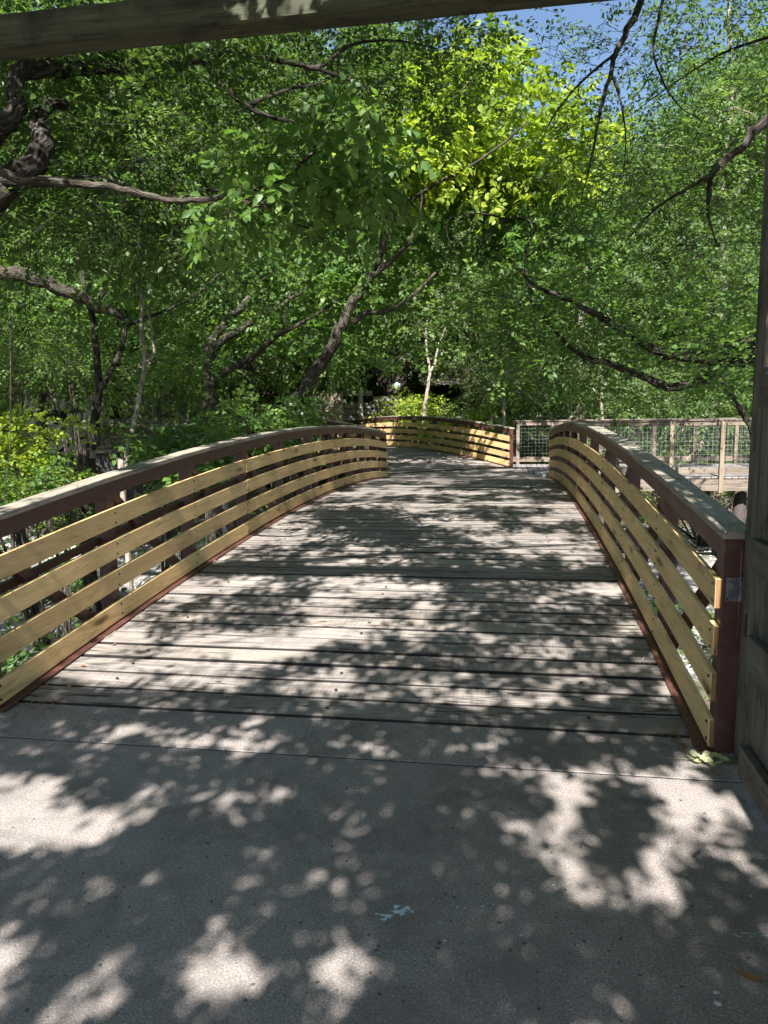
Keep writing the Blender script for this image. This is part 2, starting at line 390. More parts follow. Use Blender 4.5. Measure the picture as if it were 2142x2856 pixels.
def build_bridge(a, label, bays, detail=True):
    root = empty('footbridge', a.O); tag(root, label, 'bridge')
    hw = a.W/2-.002
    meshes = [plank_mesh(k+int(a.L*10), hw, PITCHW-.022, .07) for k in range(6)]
    n = int(round((a.L-.16)/PITCHW)); pw = (a.L-.16)/n
    rz = math.atan2(a.n[1], a.n[0]); sb = MB()
    for i in range(n):
        q = .15+(i+.5)*pw
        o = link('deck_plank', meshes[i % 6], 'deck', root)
        wv = 1.0+random.choice((-.02, .04, .07, .08, .085, .09))+random.uniform(-.01, .01)
        p = a.P(0, q, -.005+random.uniform(-.006, .002))-a.O
        M = Matrix.Rotation(rz+random.uniform(-.0012, .0012), 4, 'Z') @ Matrix.Rotation(math.atan(a.slope(q)), 4, 'X')
        if i % 3 == 1: M = M @ Matrix.Rotation(math.pi, 4, 'Z')
        o.matrix_local = Matrix.Translation(p) @ M @ Matrix.Diagonal((1, wv, 1, 1))
        for u in (-.05, 1.35, -1.42):
            c = a.P(u+random.uniform(-.012, .012), q+random.uniform(-.02, .02), .0005)-a.O
            ang = np.arange(6)*np.pi/3; rr = .011
            v = [c+a.n*math.cos(t)*rr+a.d*math.sin(t)*rr for t in ang]+[c+a.n*math.cos(t)*rr*.8+a.d*math.sin(t)*rr*.8+np.array([0, 0, .004]) for t in ang]
            sb.add(v, [(j, (j+1) % 6, 6+(j+1) % 6, 6+j) for j in range(6)]+[(6, 7, 8, 9, 10, 11)])
    o = part('deck_bolts', sb, 'screw', root); o['kind'] = 'stuff'
    bay = a.L/bays
    for sg in (-1, 1):
        u0 = sg*a.W/2
        def U(x): return u0+sg*x
        def swp(mb, x0, x1, h0, h1, q0=0, q1=None, seg=None):
            q1 = a.L if q1 is None else q1; seg = seg or max(4, int((q1-q0)/.45))
            lo, hi = sorted((U(x0), U(x1)))
            rings = []
            for q in np.linspace(q0, q1, seg+1):
                rings.append([p-a.O for p in (a.P(lo, q, h0), a.P(lo, q, h1), a.P(hi, q, h1), a.P(hi, q, h0))])
            mb.sweep(rings)
        top = MB(); swp(top, .032, .128, .93, 1.030, .04, a.L-.04)
        rail = part('railing', top, 'steel', root)
        ang = MB(); swp(ang, -.046, .030, .0, .007); part('kick_angle', ang, 'steel', rail)
        low = MB(); swp(low, .03, .13, -.26, -.13); part('lower_chord', low, 'steel', rail)
        mid = MB(); swp(mid, .10, .135, .585, .635, .05, a.L-.05); part('mid_rail', mid, 'steel', rail)
        for i in range(bays+1):
            q = min(max(i*bay, .057), a.L-.057); end = i in (0, bays)
            pm = MB(); hwid = .057 if end else .05
            lo, hi = sorted((U(.030 if end else .034), U(.132 if end else .126)))
            z0, z1 = (-.30, 1.031) if end else (-.14, .94)
            v = []
            for h in (z0, z1):
                for (u, qq) in ((lo, q-hwid), (hi, q-hwid), (hi, q+hwid), (lo, q+hwid)):
                    v.append(a.P(u, q, h)-a.O+a.d*(qq-q))
            pm.add(v, BOXF); part('post', pm, 'steel', rail, .004)
        for i in range(bays):
            qa, qb = i*bay+.06, (i+1)*bay-.06
            ha, hb = (.94, -.06) if i < bays/2 else (-.06, .94)
            bm_ = MB(); bm_.bar(a.P(U(.08), qa, ha)-a.O, a.P(U(.08), qb, hb)-a.O, .062, .062, a.n); part('brace', bm_, 'steel', rail)
        sc = MB(); spans = list(range(0, bays, 3))
        for r_, (h0, h1) in enumerate(((.022, .160), (.247, .387), (.473, .613), (.700, .840))):
            for i in spans:
                j = min(i+3, bays); mb = MB()
                jit = random.uniform(-.004, .004)
                swp(mb, 0.004+random.uniform(-.001, .001), .029, h0+jit, h1+jit, max(i*bay-.0+.003, .012), min(j*bay-.003, a.L-.012), (j-i)*6)
                sl_o = part('slat', mb, 'slat', rail, .0025 if detail else 0); sl_o.data.materials.append(MAT['slat_end'])
                for p_ in sl_o.data.polygons:
                    if abs(p_.normal.x*a.d[0]+p_.normal.y*a.d[1]) > .8: p_.material_index = 1
            if detail:
                for i in range(bays+1):
                    offs = [0.0] if (i % 3 or i in (0, bays)) else [-.03, .03]
                    for of in offs:
                        q = min(max(i*bay+of, .05), a.L-.05)
                        for hh in (h0+.03, h1-.03):
                            c = a.P(U(-.0025), q+random.uniform(-.01, .01), hh+random.uniform(-.006, .006))-a.O
                            t = np.arange(7)*2*np.pi/7
                            v = [c+a.d*math.cos(k)*.0075+np.array([0, 0, math.sin(k)*.0075]) for k in t]+[p+a.n*sg*.004 for p in [c+a.d*math.cos(k)*.0085+np.array([0, 0, math.sin(k)*.0085]) for k in t]]
                            f = [tuple(range(7)) if sg < 0 else tuple(range(6, -1, -1))]+[(k, (k+1) % 7, 7+(k+1) % 7, 7+k) for k in range(7)]
                            sc.add(v, f)
        if detail: o = part('slat_screws', sc, 'screw', rail); o['kind'] = 'stuff'
        q = -.02; cl = 2.45
        while q < a.L:
            q2 = min(q+cl, a.L+.02); mb = MB()
            if a.L-q2 < .8: q2 = a.L+.02
            swp(mb, .016, .156, 1.032, 1.070, q+.002, q2-.002, 6); part('cap_board', mb, 'cap', rail, .004); q = q2
    for i in range(bays+1):
        q = min(max(i*bay, .1), a.L-.1); mb = MB()
        mb.bar(a.P(-a.W/2-.1, q, -.17)-a.O, a.P(a.W/2+.1, q, -.17)-a.O, .10, .14, a.d); part('floor_beam', mb, 'steel', root)
    return root
XL, XR, Y0 = -2.792, 0.955, 3.560
B1 = Arch(((XL+XR)/2, Y0, 0), 0.0, XR-XL, 14.04, .330, -.015)
A2 = R(35); W2 = 3.72
n2 = np.array([math.cos(A2), math.sin(A2), 0])
R2 = np.array([.075, 20.75, -.012]); 
B2 = Arch(R2-n2*W2/2, A2, W2, 12.6, .32, -.02)
bridge1 = build_bridge(B1, 'arched footbridge of grey planks starting at the concrete path, with tan slat railings', 10)
bridge2 = build_bridge(B2, 'farther arched footbridge turning off behind the first bridge, sun streaks on its slats', 9, False)

# maker's plate on the near right end post
def plaque():
    px = XR+.030+.051; y = Y0-.0015; zc = .795
    root = link('plaque', MB().box(-.036, .036, -.004, 0, -.056, .056).mesh('plaque', .001), 'plaque', bridge1, Vector((px, y, zc))-Vector(B1.O))
    root['label'] = 'dull metal plaque with raised lettering'
    rim = MB()
    for b in ((-.0355, .0355, .0525, .0555), (-.0355, .0355, -.0555, -.0525), (-.0355, -.0325, -.0524, .0524), (.0325, .0355, -.0524, .0524)):
        rim.box(b[0], b[1], -.0058, -.0042, b[2], b[3])
    part('plaque_rim', rim, 'plaque', root)
    for sx, sz in ((.028, .046), (-.029, -.047)):
        m = MB(); m.tube([(sx, -.0075, sz), (sx, -.0042, sz)], [.004, .0045], 8); part('plaque_screw', m, 'screw', root)
    r = random.Random(3); tx = MB()
    for z, x0, x1, h in ((.036, -.026, .010, .006), (.026, -.026, .026, .0065), (.016, -.006, .014, .0065), (-.003, -.026, .026, .004), (-.010, -.024, .02, .0035), (-.0165, -.024, .022, .0035), (-.023, -.025, .025, .0035), (-.0295, -.024, .024, .0035), (-.037, -.02, .018, .0035)):
        x = x0
        while x < x1:
            wd = h*r.uniform(.45, .8)
            tx.box(x, x+wd*.28, -.0054, -.0042, z, z+h)
            if r.random() < .6: tx.box(x+wd*.3, x+wd, -.0054, -.0042, z+(h*.8 if r.random() < .5 else 0), z+h*(1.0 if r.random() < .5 else .2)+.0004)
            x += wd+h*.28+(h*.6 if r.random() < .15 else 0)
    o = part('raised_lettering', tx, 'plaque_txt', root); o['kind'] = 'stuff'
plaque()

# ------------------------------------------------------------------ junction platform and boardwalk
root = empty('junction_platform', (-1.2, 19.0, 0)); tag(root, 'grey wedge of decking joining the two arched bridges', 'platform')
poly = [np.array([XL, 17.60]), np.array([XR, 17.60]), (R2)[:2], (R2-n2*W2)[:2]]
def clip(poly, p, n):
    out = []
    for i in range(len(poly)):
        a, b = poly[i], poly[(i+1) % len(poly)]; da, db = (a-p)@n, (b-p)@n
        if da >= 0: out.append(a)
        if da*db < 0: out.append(a+(b-a)*da/(da-db))
    return out
d_pl = np.array([math.cos(R(17)), math.sin(R(17))]); n_pl = np.array([-d_pl[1], d_pl[0]])
lo = min(p@n_pl for p in poly); hi = max(p@n_pl for p in poly); q = lo
while q < hi:
    pp = clip(clip(poly, n_pl*(q+.006), n_pl), n_pl*(q+PITCHW-.006), -n_pl)
    if len(pp) >= 3:
        k = len(pp); mb = MB(); zt = -.022+random.uniform(-.003, .002)
        c = sum(pp)/k
        v = [(p[0]-c[0], p[1]-c[1], -.07) for p in pp]+[(p[0]-c[0], p[1]-c[1], 0) for p in pp]
        mb.add(v, [tuple(range(k))[::-1], tuple(range(k, 2*k))]+[(i, (i+1) % k, k+(i+1) % k, k+i) for i in range(k)])
        part('deck_plank', mb, 'deck', root, loc=(c[0]+1.2, c[1]-19, zt))
    q += PITCHW
for x, y in ((-2.4, 18.0), (.6, 18.2), (-.3, 20.0), (-2.2, 18.9)):
    m = MB(); m.box(x-.09+1.2, x+.09+1.2, y-.09-19, y+.09-19, float(ground_h(x, y))-.3, -.1); part('support_post', m, 'pile', root)

root = empty('boardwalk', (5, 20, 0)); tag(root, 'boardwalk with wire mesh railings leading off to the right of the bridges', 'boardwalk')
BX = np.array([5.0, 20.0, 0])
YN, YF = 17.93, 21.75
def bpart(name, mat, boxes, bevel=.004, parent=None):
    c = np.array(boxes[0]); ctr = np.array([(c[0]+c[1])/2, (c[2]+c[3])/2, (c[4]+c[5])/2]); mb = MB()
    for b in boxes: mb.box(b[0]-ctr[0], b[1]-ctr[0], b[2]-ctr[1], b[3]-ctr[1], b[4]-ctr[2], b[5]-ctr[2])
    pl = np.array(parent['abs']) if parent is not None else BX
    return part(name, mb, mat, parent or root, bevel, loc=ctr-pl)
x = .12
sd = (np.array([XR+.03, 17.63])-R2[:2])
while x < 13.8:                     # boards laid across the walk, cut along the seam to the platform
    def seam(y): return R2[0]+sd[0]*(y-R2[1])/sd[1]
    y1 = YF+.05; y0 = YN-.03
    if x < XR+.25:
        y0 = max(y0, R2[1]+(x+.02-R2[0])*sd[1]/sd[0])
    if y1-y0 > .15: bpart('deck_board', 'deck_y', [(x+.004, x+.138, y0+.01, y1, -.06+random.uniform(-.002, .002), -.018+random.uniform(-.002, .002))], .003)
    x += .145
def mesh_panel(x0, x1, y, z0, z1, wire=.0016, cell=.102):
    mb = MB(); x = x0
    while x <= x1: mb.box(x-wire, x+wire, y-wire, y+wire, z0, z1); x += cell
    z = z0+.01
    while z <= z1: mb.box(x0, x1, y-wire*3, y-wire, z-wire, z+wire); z += cell
    return mb
def rail_run(y, xs, x0, x1, post_front, ztop, name, pale, under=True):
    s = -1 if post_front else 1
    top = MB(); top.box(x0-5, x1-5, y-.07-20, y+.075-20, ztop-.04, ztop)
    r_ = part(name, top, 'pink', root, .005)
    def add(nm, mat, b, bev=.004):
        c = np.array([(b[0]+b[1])/2, (b[2]+b[3])/2, (b[4]+b[5])/2])
        part(nm, MB().box(b[0]-c[0], b[1]-c[0], b[2]-c[1], b[3]-c[1], b[4]-c[2], b[5]-c[2]), mat, r_, bev, loc=c-BX)
    xx = x0
    while xx < x1:
        x2 = min(xx+3.6, x1)
        add('top_board', 'pink', (xx+.002, x2-.002, y-.045, y-.008, ztop-.145, ztop-.042))
        add('bottom_board', 'pink', (xx+.002, x2-.002, y-.045, y-.008, .05, .19)); xx = x2
    for i, px in enumerate(xs):
        add('post', 'pinkz' if pale[i] else 'pink', (px-.047, px+.047, y-.142, y-.047, -.38 if post_front else .0, ztop-.042), .006)
    mm = mesh_panel(x0-5+.05, x1-5-.05, y+.001-20, .07, ztop-.06)
    o = part('wire_mesh', mm, 'wire', r_); o['kind'] = 'stuff'
    return r_
rail_run(YN, [2.52, 3.70, 4.79, 5.9, 7.0, 8.1, 9.2, 10.3, 11.4, 12.5], 1.30, 13.6, True, 1.285, 'near_railing', [0, 1, 1, 1, 1, 0, 1, 1, 1, 1])
rail_run(YF+.12, [.32, 1.30, 2.6, 4.05, 5.12, 6.2, 7.3, 8.4, 9.5, 10.6, 11.7, 12.8], .16, 13.6, True, 1.235, 'far_railing', [0]*12)
bpart('rim_joist', 'pink', [(1.2, 7.4, YN-.105, YN-.06, -.335, -.075)])
bpart('rim_joist', 'pink', [(7.404, 13.6, YN-.105, YN-.06, -.33, -.075)])
bpart('rim_joist', 'pink', [(.3, 13.6, YF-.02, YF+.03, -.33, -.075)])
bpart('joist_beam', 'pile', [(1.2, 13.6, YN+.3, YN+.4, -.34, -.08)])
for px in (2.3, 5.35, 8.4, 11.6):
    for yy in (YN+.35, YF-.4):
        g = float(ground_h(px, yy)); m = MB(); m.tube([(px-5, yy-20, g-.4), (px-5, yy-20, -.34)], [.15, .145], 9, .04); part('pile', m, 'pile', root, 0, True)
# dry stalk leaning on the mesh
m = MB(); p0 = on_z(1885, 1305, 0.07); 
P = [at(1882, 1308, 18.2), at(1915, 1280, 18.15), at(1945, 1250, 18.1), at(1960, 1228, 18.08)]
m.tube(smooth_path(P, 4), np.linspace(.008, .005, 13), 5)
r8 = random.Random(8)
for i in range(26):
    t = r8.uniform(.5, 1); b = P[1]*(1-t)+P[3]*t; d = np.array([r8.uniform(-.1, .1)+.05, r8.uniform(-.03, .03), r8.uniform(-.09, .09)])
    m.tube([b, b+d*.6, b+d+np.array([0, 0, -.02])], [.004, .005, .001], 3)
tag(part('dry_stalk', m, 'deadwood', None), 'dry bleached plant stalk leaning against the boardwalk wire mesh', 'stalk')

# ------------------------------------------------------------------ gate portal on the right, beam overhead
root = empty('gate_portal', (1.13, 3.48, 0)); tag(root, 'old timber gate frame with squared beam crossing over the path', 'gate frame')
OX = np.array([1.13, 3.48, 0])
def gp(name, mat, b, bev=.006, par=None):
    c = np.array([(b[0]+b[1])/2, (b[2]+b[3])/2, (b[4]+b[5])/2])
    return part(name, MB().box(b[0]-c[0], b[1]-c[0], b[2]-c[1], b[3]-c[1], b[4]-c[2], b[5]-c[2]), mat, par or root, bev, loc=c-OX)
gp('post', 'gate', (1.066, 1.206, 3.405, 3.545, -.35, 3.332), .008)
gp('post', 'gate', (-3.35, -3.21, 3.405, 3.545, -.35, 3.332), .008)
gp('overhead_beam', 'beam', (-3.6, 1.45, 3.405, 3.545, 3.335, 3.478), .008)
root = empty('gate_leaf', (1.03, 2.5, 0)); tag(root, 'dark weathered board gate swung open along the right edge of the path', 'gate')
OX = np.array([1.03, 2.5, 0])
y = 3.385
while y > 1.1:
    gp('board', 'gate', (1.046, 1.066, y-.136+.002, y-.002, .06, 1.78+random.uniform(-.01, .01)), .003); y -= .137
for z0, z1, xe in ((.035, .178, 1.002), (.53, .672, 1.008), (.945, 1.085, 1.008), (1.62, 1.76, 1.008)):
    gp('rail', 'gate_y', (xe, 1.0445, 1.15, 3.265, z0, z1), .004)
m = MB(); m.tube([(1.052-1.03, 3.40-2.5, .62), (1.052-1.03, 3.40-2.5, .72)], [.011, .011], 8); part('hinge', m, 'screw', root)

# ------------------------------------------------------------------ foliage machinery
def nrm(a): return a/(np.linalg.norm(a, axis=-1, keepdims=True)+1e-9)
def fast_mesh(name, V, T, rnd=None):
    me = bpy.data.meshes.new(name); me.vertices.add(len(V)); me.vertices.foreach_set('co', np.ascontiguousarray(V, np.float32).ravel())
    me.loops.add(T.size); me.loops.foreach_set('vertex_index', T.astype(np.int32).ravel())
    me.polygons.add(len(T)); me.polygons.foreach_set('loop_start', (np.arange(len(T))*3).astype(np.int32))
    try: me.polygons.foreach_set('loop_total', np.full(len(T), 3, np.int32))
    except Exception: pass
    me.update(calc_edges=True)
    if rnd is not None:
        at_ = me.attributes.new('rnd', 'FLOAT', 'POINT'); at_.data.foreach_set('value', np.ascontiguousarray(rnd, np.float32))
    return me
# leaf outlines: (along, across, lift); midrib folded
SHAPES = {
 'dia': (np.array([[0, 0, 0], [.42, .5, .10], [1, 0, -.06], [.42, -.5, .10]]), np.array([[0, 2, 1], [0, 3, 2]])),
 'ov': (np.array([[0, 0, 0], [.5, 0, -.03], [1, 0, -.12], [.22, .42, .05], [.58, .40, .05], [.22, -.42, .05], [.58, -.40, .05]]),
        np.array([[0, 1, 3], [3, 1, 4], [4, 1, 2], [0, 5, 1], [5, 6, 1], [6, 2, 1]])),
}
def leaves_arr(base, d, n, length, width, shape):
    sh, tri = SHAPES[shape]; d = nrm(d); n = nrm(n-d*(n*d).sum(-1, keepdims=True)); s = np.cross(n, d)
    L = length[:, None, None]; W = (length*width)[:, None, None]
    V = base[:, None]+d[:, None]*sh[None, :, 0:1]*L+s[:, None]*sh[None, :, 1:2]*W+n[:, None]*sh[None, :, 2:3]*L
    T = tri[None]+(np.arange(len(base))*len(sh))[:, None, None]
    return V.reshape(-1, 3), T.reshape(-1, 3), len(sh)
def spray_leaves(P, D, K=9, sl=.35, ll=.08, width=.55, flat=.45, droop=.25, hang=.25, lj=.42, shape='dia', pinnate=False, tone=None):
    N = len(P); D = nrm(D); up = np.array([0, 0, 1.0])
    N0 = nrm(up+rng.normal(0, flat, (N, 3))); N0 = nrm(N0-D*(N0*D).sum(-1, keepdims=True)); Sd = np.cross(N0, D)
    t = (np.arange(K)+.6)/K; t = t[None]+rng.uniform(-.3, .3, (N, K))/K
    sgn = np.where(np.arange(K) % 2, 1.0, -1.0)[None].repeat(N, 0)
    s_len = sl*rng.uniform(.6, 1.3, (N, 1))
    pos = P[:, None]+D[:, None]*(s_len*t)[..., None]-up*(droop*s_len*t*t)[..., None]
    fwd = .35 if pinnate else .6
    ld = D[:, None]*fwd+Sd[:, None]*(sgn*.85)[..., None]+rng.normal(0, .12 if pinnate else .24, (N, K, 3))-up*hang
    ln = N0[:, None]+rng.normal(0, .25 if pinnate else flat, (N, K, 3))
    L = ll*rng.uniform(1-lj, 1+lj, (N, K))
    b = pos+nrm(ld)*(L*.18)[..., None]
    V, T, nv = leaves_arr(b.reshape(-1, 3), ld.reshape(-1, 3), ln.reshape(-1, 3), L.ravel(), width, shape)
    tn = rng.uniform(0, 1, (N, 1)) if tone is None else tone[:, None]
    r = np.clip(.5*tn+.2*rng.uniform(0, 1, (N, 1))+.3*rng.uniform(0, 1, (N, K)), 0, 1).ravel().repeat(nv)
    return V, T, r
def merge(lst):
    Vs, Ts, Rs = [], [], []; o = 0
    for V, T, r in lst: Vs.append(V); Ts.append(T+o); Rs.append(r); o += len(V)
    return np.concatenate(Vs), np.concatenate(Ts), np.concatenate(Rs)
def px_cl(x0, x1, y0, y1, d0, d1, n, poly=None):
    out = []
    while len(out) < n:
        x, y = rng.uniform(x0, x1), rng.uniform(y0, y1)
        if poly is None or poly(x, y): out.append(at(x, y, rng.uniform(d0, d1)))
    return np.array(out)
def ell_cl(c, r, n, shell=.5, zmin=None):
    d = nrm(rng.normal(0, 1, (n, 3))); rad = rng.uniform(shell**3, 1, (n, 1))**(1/3)
    p = np.array(c)+d*rad*np.array(r)
    return p
class Tree:
    def __init__(s, name, label, cat, base, group=None, bark='bark_mid'):
        s.root = empty(name, tuple(map(float, base))); s.base = np.array(base, float); tag(s.root, label, cat, group); s.bark = bark
        s.nodes = []; s.tw = MB(); s.first = True
    def limb(s, pts, r0, r1, per=6, n=9, name=None, wob=.06, attach=.3):
        pts = np.array(pts, float); P = smooth_path(pts, per); k = len(P)
        seg = np.linalg.norm(pts[-1]-pts[0]); P[1:-1] += rng.normal(0, 1, (k-2, 3))*np.minimum(.016, .16*np.linspace(r0, r1, k))[1:-1, None]
        rad = np.linspace(0, 1, k)**.8*(r1-r0)+r0
        m = MB(); m.tube(P-s.base, rad, n, wob)
        part(name or ('trunk' if s.first else 'limb'), m, s.bark, s.root, 0, True); s.first = False
        for i in range(int(k*attach), k): s.nodes.append((P[i], rad[i]))
        return s
    def crown(s, C, mat, m=14, rc=.4, twigs=True, twig_r=.010, name='crown', out=1.0, stems=True, **kw):
        "C: cluster centres; each is reached by a twig and carries m leafy sprays"
        C = np.array(C, float); NP = np.array([q[0] for q in s.nodes]); NR = [q[1] for q in s.nodes]
        src = np.zeros_like(C)
        order = np.argsort([np.min(np.linalg.norm(NP-c, axis=1)) for c in C])
        for i in order:
            c = C[i]; dd = np.linalg.norm(NP-c, axis=1); j = int(np.argmin(dd)); a = NP[j]; src[i] = a; L = dd[j]
            if L < .05: continue
            k = max(3, int(L/.25)+2); k = min(k, 9); t = np.linspace(0, 1, k)[:, None]
            bow = np.array([0, 0, rng.uniform(-.02, .14)*L])+rng.normal(0, .05*L, 3)
            path = a+(c-a)*t+bow*4*t*(1-t)*.6; path[1:-1] += rng.normal(0, .02*min(L, 1.5), (k-2, 3))
            r0 = min(NR[j]*.7, twig_r*(.7+.5*L)); rad = np.linspace(r0, max(.0025, r0*.25), k)
            if twigs: s.tw.tube(path-s.base, rad, 4)
            NP = np.vstack([NP, path[1:]]); NR += list(rad[1:])
        nC = len(C); cc = C.repeat(m, 0); off = rng.normal(0, 1, (nC*m, 3))*rc*np.array([1, 1, .45])
        outd = nrm(C-src).repeat(m, 0)
        D = nrm(outd*.5+nrm(off)*1.0*out+rng.normal(0, .4, (nC*m, 3))*np.array([1, 1, .5]))
        tone = (rng.beta(1.4, 1.4, nC).repeat(m))
        V, T, r = spray_leaves(cc+off*.8, D, tone=tone, **kw)
        if stems:
            sl_ = kw.get('sl', .35)*.9; Dn = nrm(D); a_ = nrm(np.cross(Dn, [0.1, .2, 1.0])); b_ = np.cross(Dn, a_); P0 = cc+off*.8-Dn*.10; P1 = cc+off*.8+Dn*sl_-np.array([0, 0, kw.get('droop', .25)*sl_*.8])
            rad_ = .0035; ring = np.stack([a_, -.5*a_+.87*b_, -.5*a_-.87*b_], 1)
            SV = np.concatenate([P0[:, None]+ring*rad_, P1[:, None]+ring*rad_*.45], 1).reshape(-1, 3)-s.base
            ST = (np.array([[0, 1, 4], [0, 4, 3], [1, 2, 5], [1, 5, 4], [2, 0, 3], [2, 3, 5]])[None]+(np.arange(len(P0))*6)[:, None, None]).reshape(-1, 3)
            o = link('sprigs', fast_mesh('sprigs', SV, ST), s.bark, s.root); o['kind'] = 'stuff'
        o = link(name, fast_mesh(name, V-s.base, T, r), mat, s.root); o['kind'] = 'stuff'; o['label'] = s.root['category']+' foliage'
        return s
    def done(s):
        if s.tw.v: o = part('twigs', s.tw, s.bark, s.root, 0, True); o['kind'] = 'stuff'
        return s.root
def gz(x, y): return float(ground_h(x, y))
def foot(p, extra=.15): return np.array([p[0], p[1], gz(p[0], p[1])-extra])

# ------------------------------------------------------------------ trees seen in the photograph
# A: big dark oak at the left, trunk outside the frame, limbs reaching over the railing
tb = np.array([-6.1, 5.6, 0]); tb[2] = gz(*tb[:2])-.2
A = Tree('oak_tree', 'dark ridged old oak spreading heavy limbs in from the left of the bridge', 'tree', tb, bark='bark_dark')
A.limb([tb, tb+[.1, .1, 1.6], at(-260, 760, 7.1), at(-120, 620, 7.0), at(0, 525, 6.9), at(66, 475, 6.9), at(120, 405, 7.0), at(100, 335, 7.2), at(140, 295, 7.4), at(185, 290, 7.6)], .25, .04, attach=.55, wob=.03)
A.limb([at(-120, 620, 7.0), at(-60, 420, 7.0), at(-10, 370, 7.0), at(40, 310, 7.0), at(40, 230, 7.1), at(75, 165, 7.2), at(120, 60, 7.4)], .12, .06, wob=.03)
A.limb([at(60, 500, 6.9), at(170, 508, 7.0), at(310, 503, 7.2), at(375, 545, 7.5), at(440, 552, 7.6), at(500, 555, 7.6), at(565, 550, 7.7), at(640, 597, 7.9), at(745, 663, 8.2)], .06, .008)
A.limb([at(500, 555, 7.6), at(600, 530, 7.8), at(700, 560, 8.1), at(820, 610, 8.4)], .035, .01)
A.limb([at(60, 200, 7.2), at(280, 190, 8.2), at(490, 176, 9.2), at(630, 143, 9.6), at(703, 156, 9.8), at(822, 176, 10), at(890, 186, 10.1), at(980, 126, 10.3), at(1100, 113, 10.5), at(1220, 135, 10.8)], .085, .007, wob=.03)
A.limb([at(563, 165, 9.4), at(610, 215, 9.4), at(663, 278, 9.4), at(750, 325, 9.5), at(855, 338, 9.6), at(930, 300, 9.8)], .06, .006)
A.limb([at(822, 176, 10), at(950, 215, 10.2), at(1060, 260, 10.5), at(1120, 290, 10.7)], .035, .004)
A.limb([at(700, 290, 9.4), at(800, 250, 9.5), at(880, 235, 9.6), at(960, 200, 9.8)], .03, .004)
A.crown(px_cl(-120, 620, 40, 420, 7.3, 10, 70), 'leaf_oak', 16, .34, ll=.075, sl=.32, K=9, shape='ov', width=.62)
A.crown(px_cl(420, 1320, 40, 340, 10.3, 13, 80), 'leaf_oak', 16, .38, ll=.085, sl=.35, K=9, width=.62)
A.crown(px_cl(-120, 560, 400, 760, 7.5, 10, 55), 'leaf_oak', 15, .32, ll=.075, sl=.32, K=9, shape='ov', width=.62)
# drooping feathery sprays hanging from the limb
A.crown(px_cl(170, 560, 300, 660, 6.0, 7.4, 26), 'leaf_big', 7, .22, ll=.05, sl=.30, K=13, pinnate=True, width=.34, droop=.5)
A.done()
# A2: broad-leaved branch in front, big single leaves
tb = np.array([-5.0, 4.6, 0]); tb[2] = gz(*tb[:2])-.2
A2t = Tree('linden_tree', 'slim tree holding a spray of large heart-shaped leaves before the oak limbs', 'tree', tb, bark='bark_mid')
A2t.limb([tb, tb+[.2, .1, 2.0], at(-220, 470, 5.0), at(60, 500, 5.1), at(300, 520, 5.2), at(480, 560, 5.2), at(640, 545, 5.3), at(755, 515, 5.3), at(830, 465, 5.3), at(905, 400, 5.35), at(1000, 330, 5.4), at(1050, 290, 5.45)], .042, .004, attach=.62)
A2t.limb([at(640, 545, 5.3), at(760, 590, 5.4), at(860, 640, 5.5), at(930, 690, 5.6)], .014, .005, attach=.1)
A2t.crown(px_cl(580, 1060, 260, 640, 5.0, 6.2, 46, lambda x, y: y > 560-.62*(x-560) - 40 and y < 900-.45*(x-560)), 'leaf_big', 6, .17, ll=.085, sl=.26, K=7, shape='ov', width=.68, hang=.5, twig_r=.005)
def leaf_object_mesh(k):
    r = np.random.default_rng(k); sh = []
    rows = [(0, .0), (.12, .30), (.3, .43), (.5, .42), (.7, .30), (.87, .14), (1.0, 0)]
    v = []; f = []
    for t, wd in rows:
        z = -.14*t*t
        v += [(t, -wd, z+.22*wd+r.uniform(-.01, .01)), (t, 0, z), (t, wd, z+.22*wd+r.uniform(-.01, .01))]
    for i in range(len(rows)-1):
        a = i*3; f += [(a, a+1, a+4, a+3), (a+1, a+2, a+5, a+4)]
    me = pydata('leaf', v, f, True); me.materials.append(MAT['leaf_big'])
    at_ = me.attributes.new('rnd', 'FLOAT', 'POINT'); at_.data.foreach_set('value', np.full(len(v), r.uniform(.05, .6), np.float32)); return me
LEAFM = [leaf_object_mesh(k) for k in range(7)]
def leaf_objects(tree, C, n, size, spread, hang=.6):
    for i in range(n):
        c = C[i % len(C)]+rng.normal(0, spread, 3)
        d = nrm(np.array([rng.normal(0, .8), rng.normal(0, .8), -hang+rng.normal(0, .35)])); nn = np.array([rng.normal(0, .5), rng.normal(0, .5)-.15, 1.0]); nn = nrm(nn-d*(nn@d)); s_ = np.cross(nn, d)
        L = size*rng.uniform(.75, 1.25); M = Matrix.Identity(4)
        for a in range(3): M[a][0] = d[a]*L; M[a][1] = s_[a]*L; M[a][2] = nn[a]*L; M[a][3] = (c-tree.base)[a]
        o = link('leaf', LEAFM[i % 7], None, tree.root); o.matrix_local = M
leaf_objects(A2t, px_cl(640, 1075, 250, 560, 4.7, 5.6, 90, lambda x, y: y > 600-.62*(x-560) and y < 820-.45*(x-560)), 230, .085, .07)
A2t.done()

# B: thick broken limb crossing behind at the left
p = at(-350, 1150, 12); tb = foot(p)
B = Tree('leaning_elm', 'leaning tree with a thick sunlit broken limb at the far left', 'tree', tb, bark='bark_mid')
B.limb([tb, tb+[.2, .2, 2.6], at(-220, 820, 12), at(0, 765, 12), at(130, 790, 12.2), at(255, 848, 12.4), at(310, 870, 12.4), at(350, 888, 12.5)], .2, .06, attach=.4)
B.crown(px_cl(-100, 420, 620, 960, 12.8, 16.5, 60), 'leaf_big', 14, .45, ll=.09, sl=.4, K=9, pinnate=True, width=.36)
B.done()
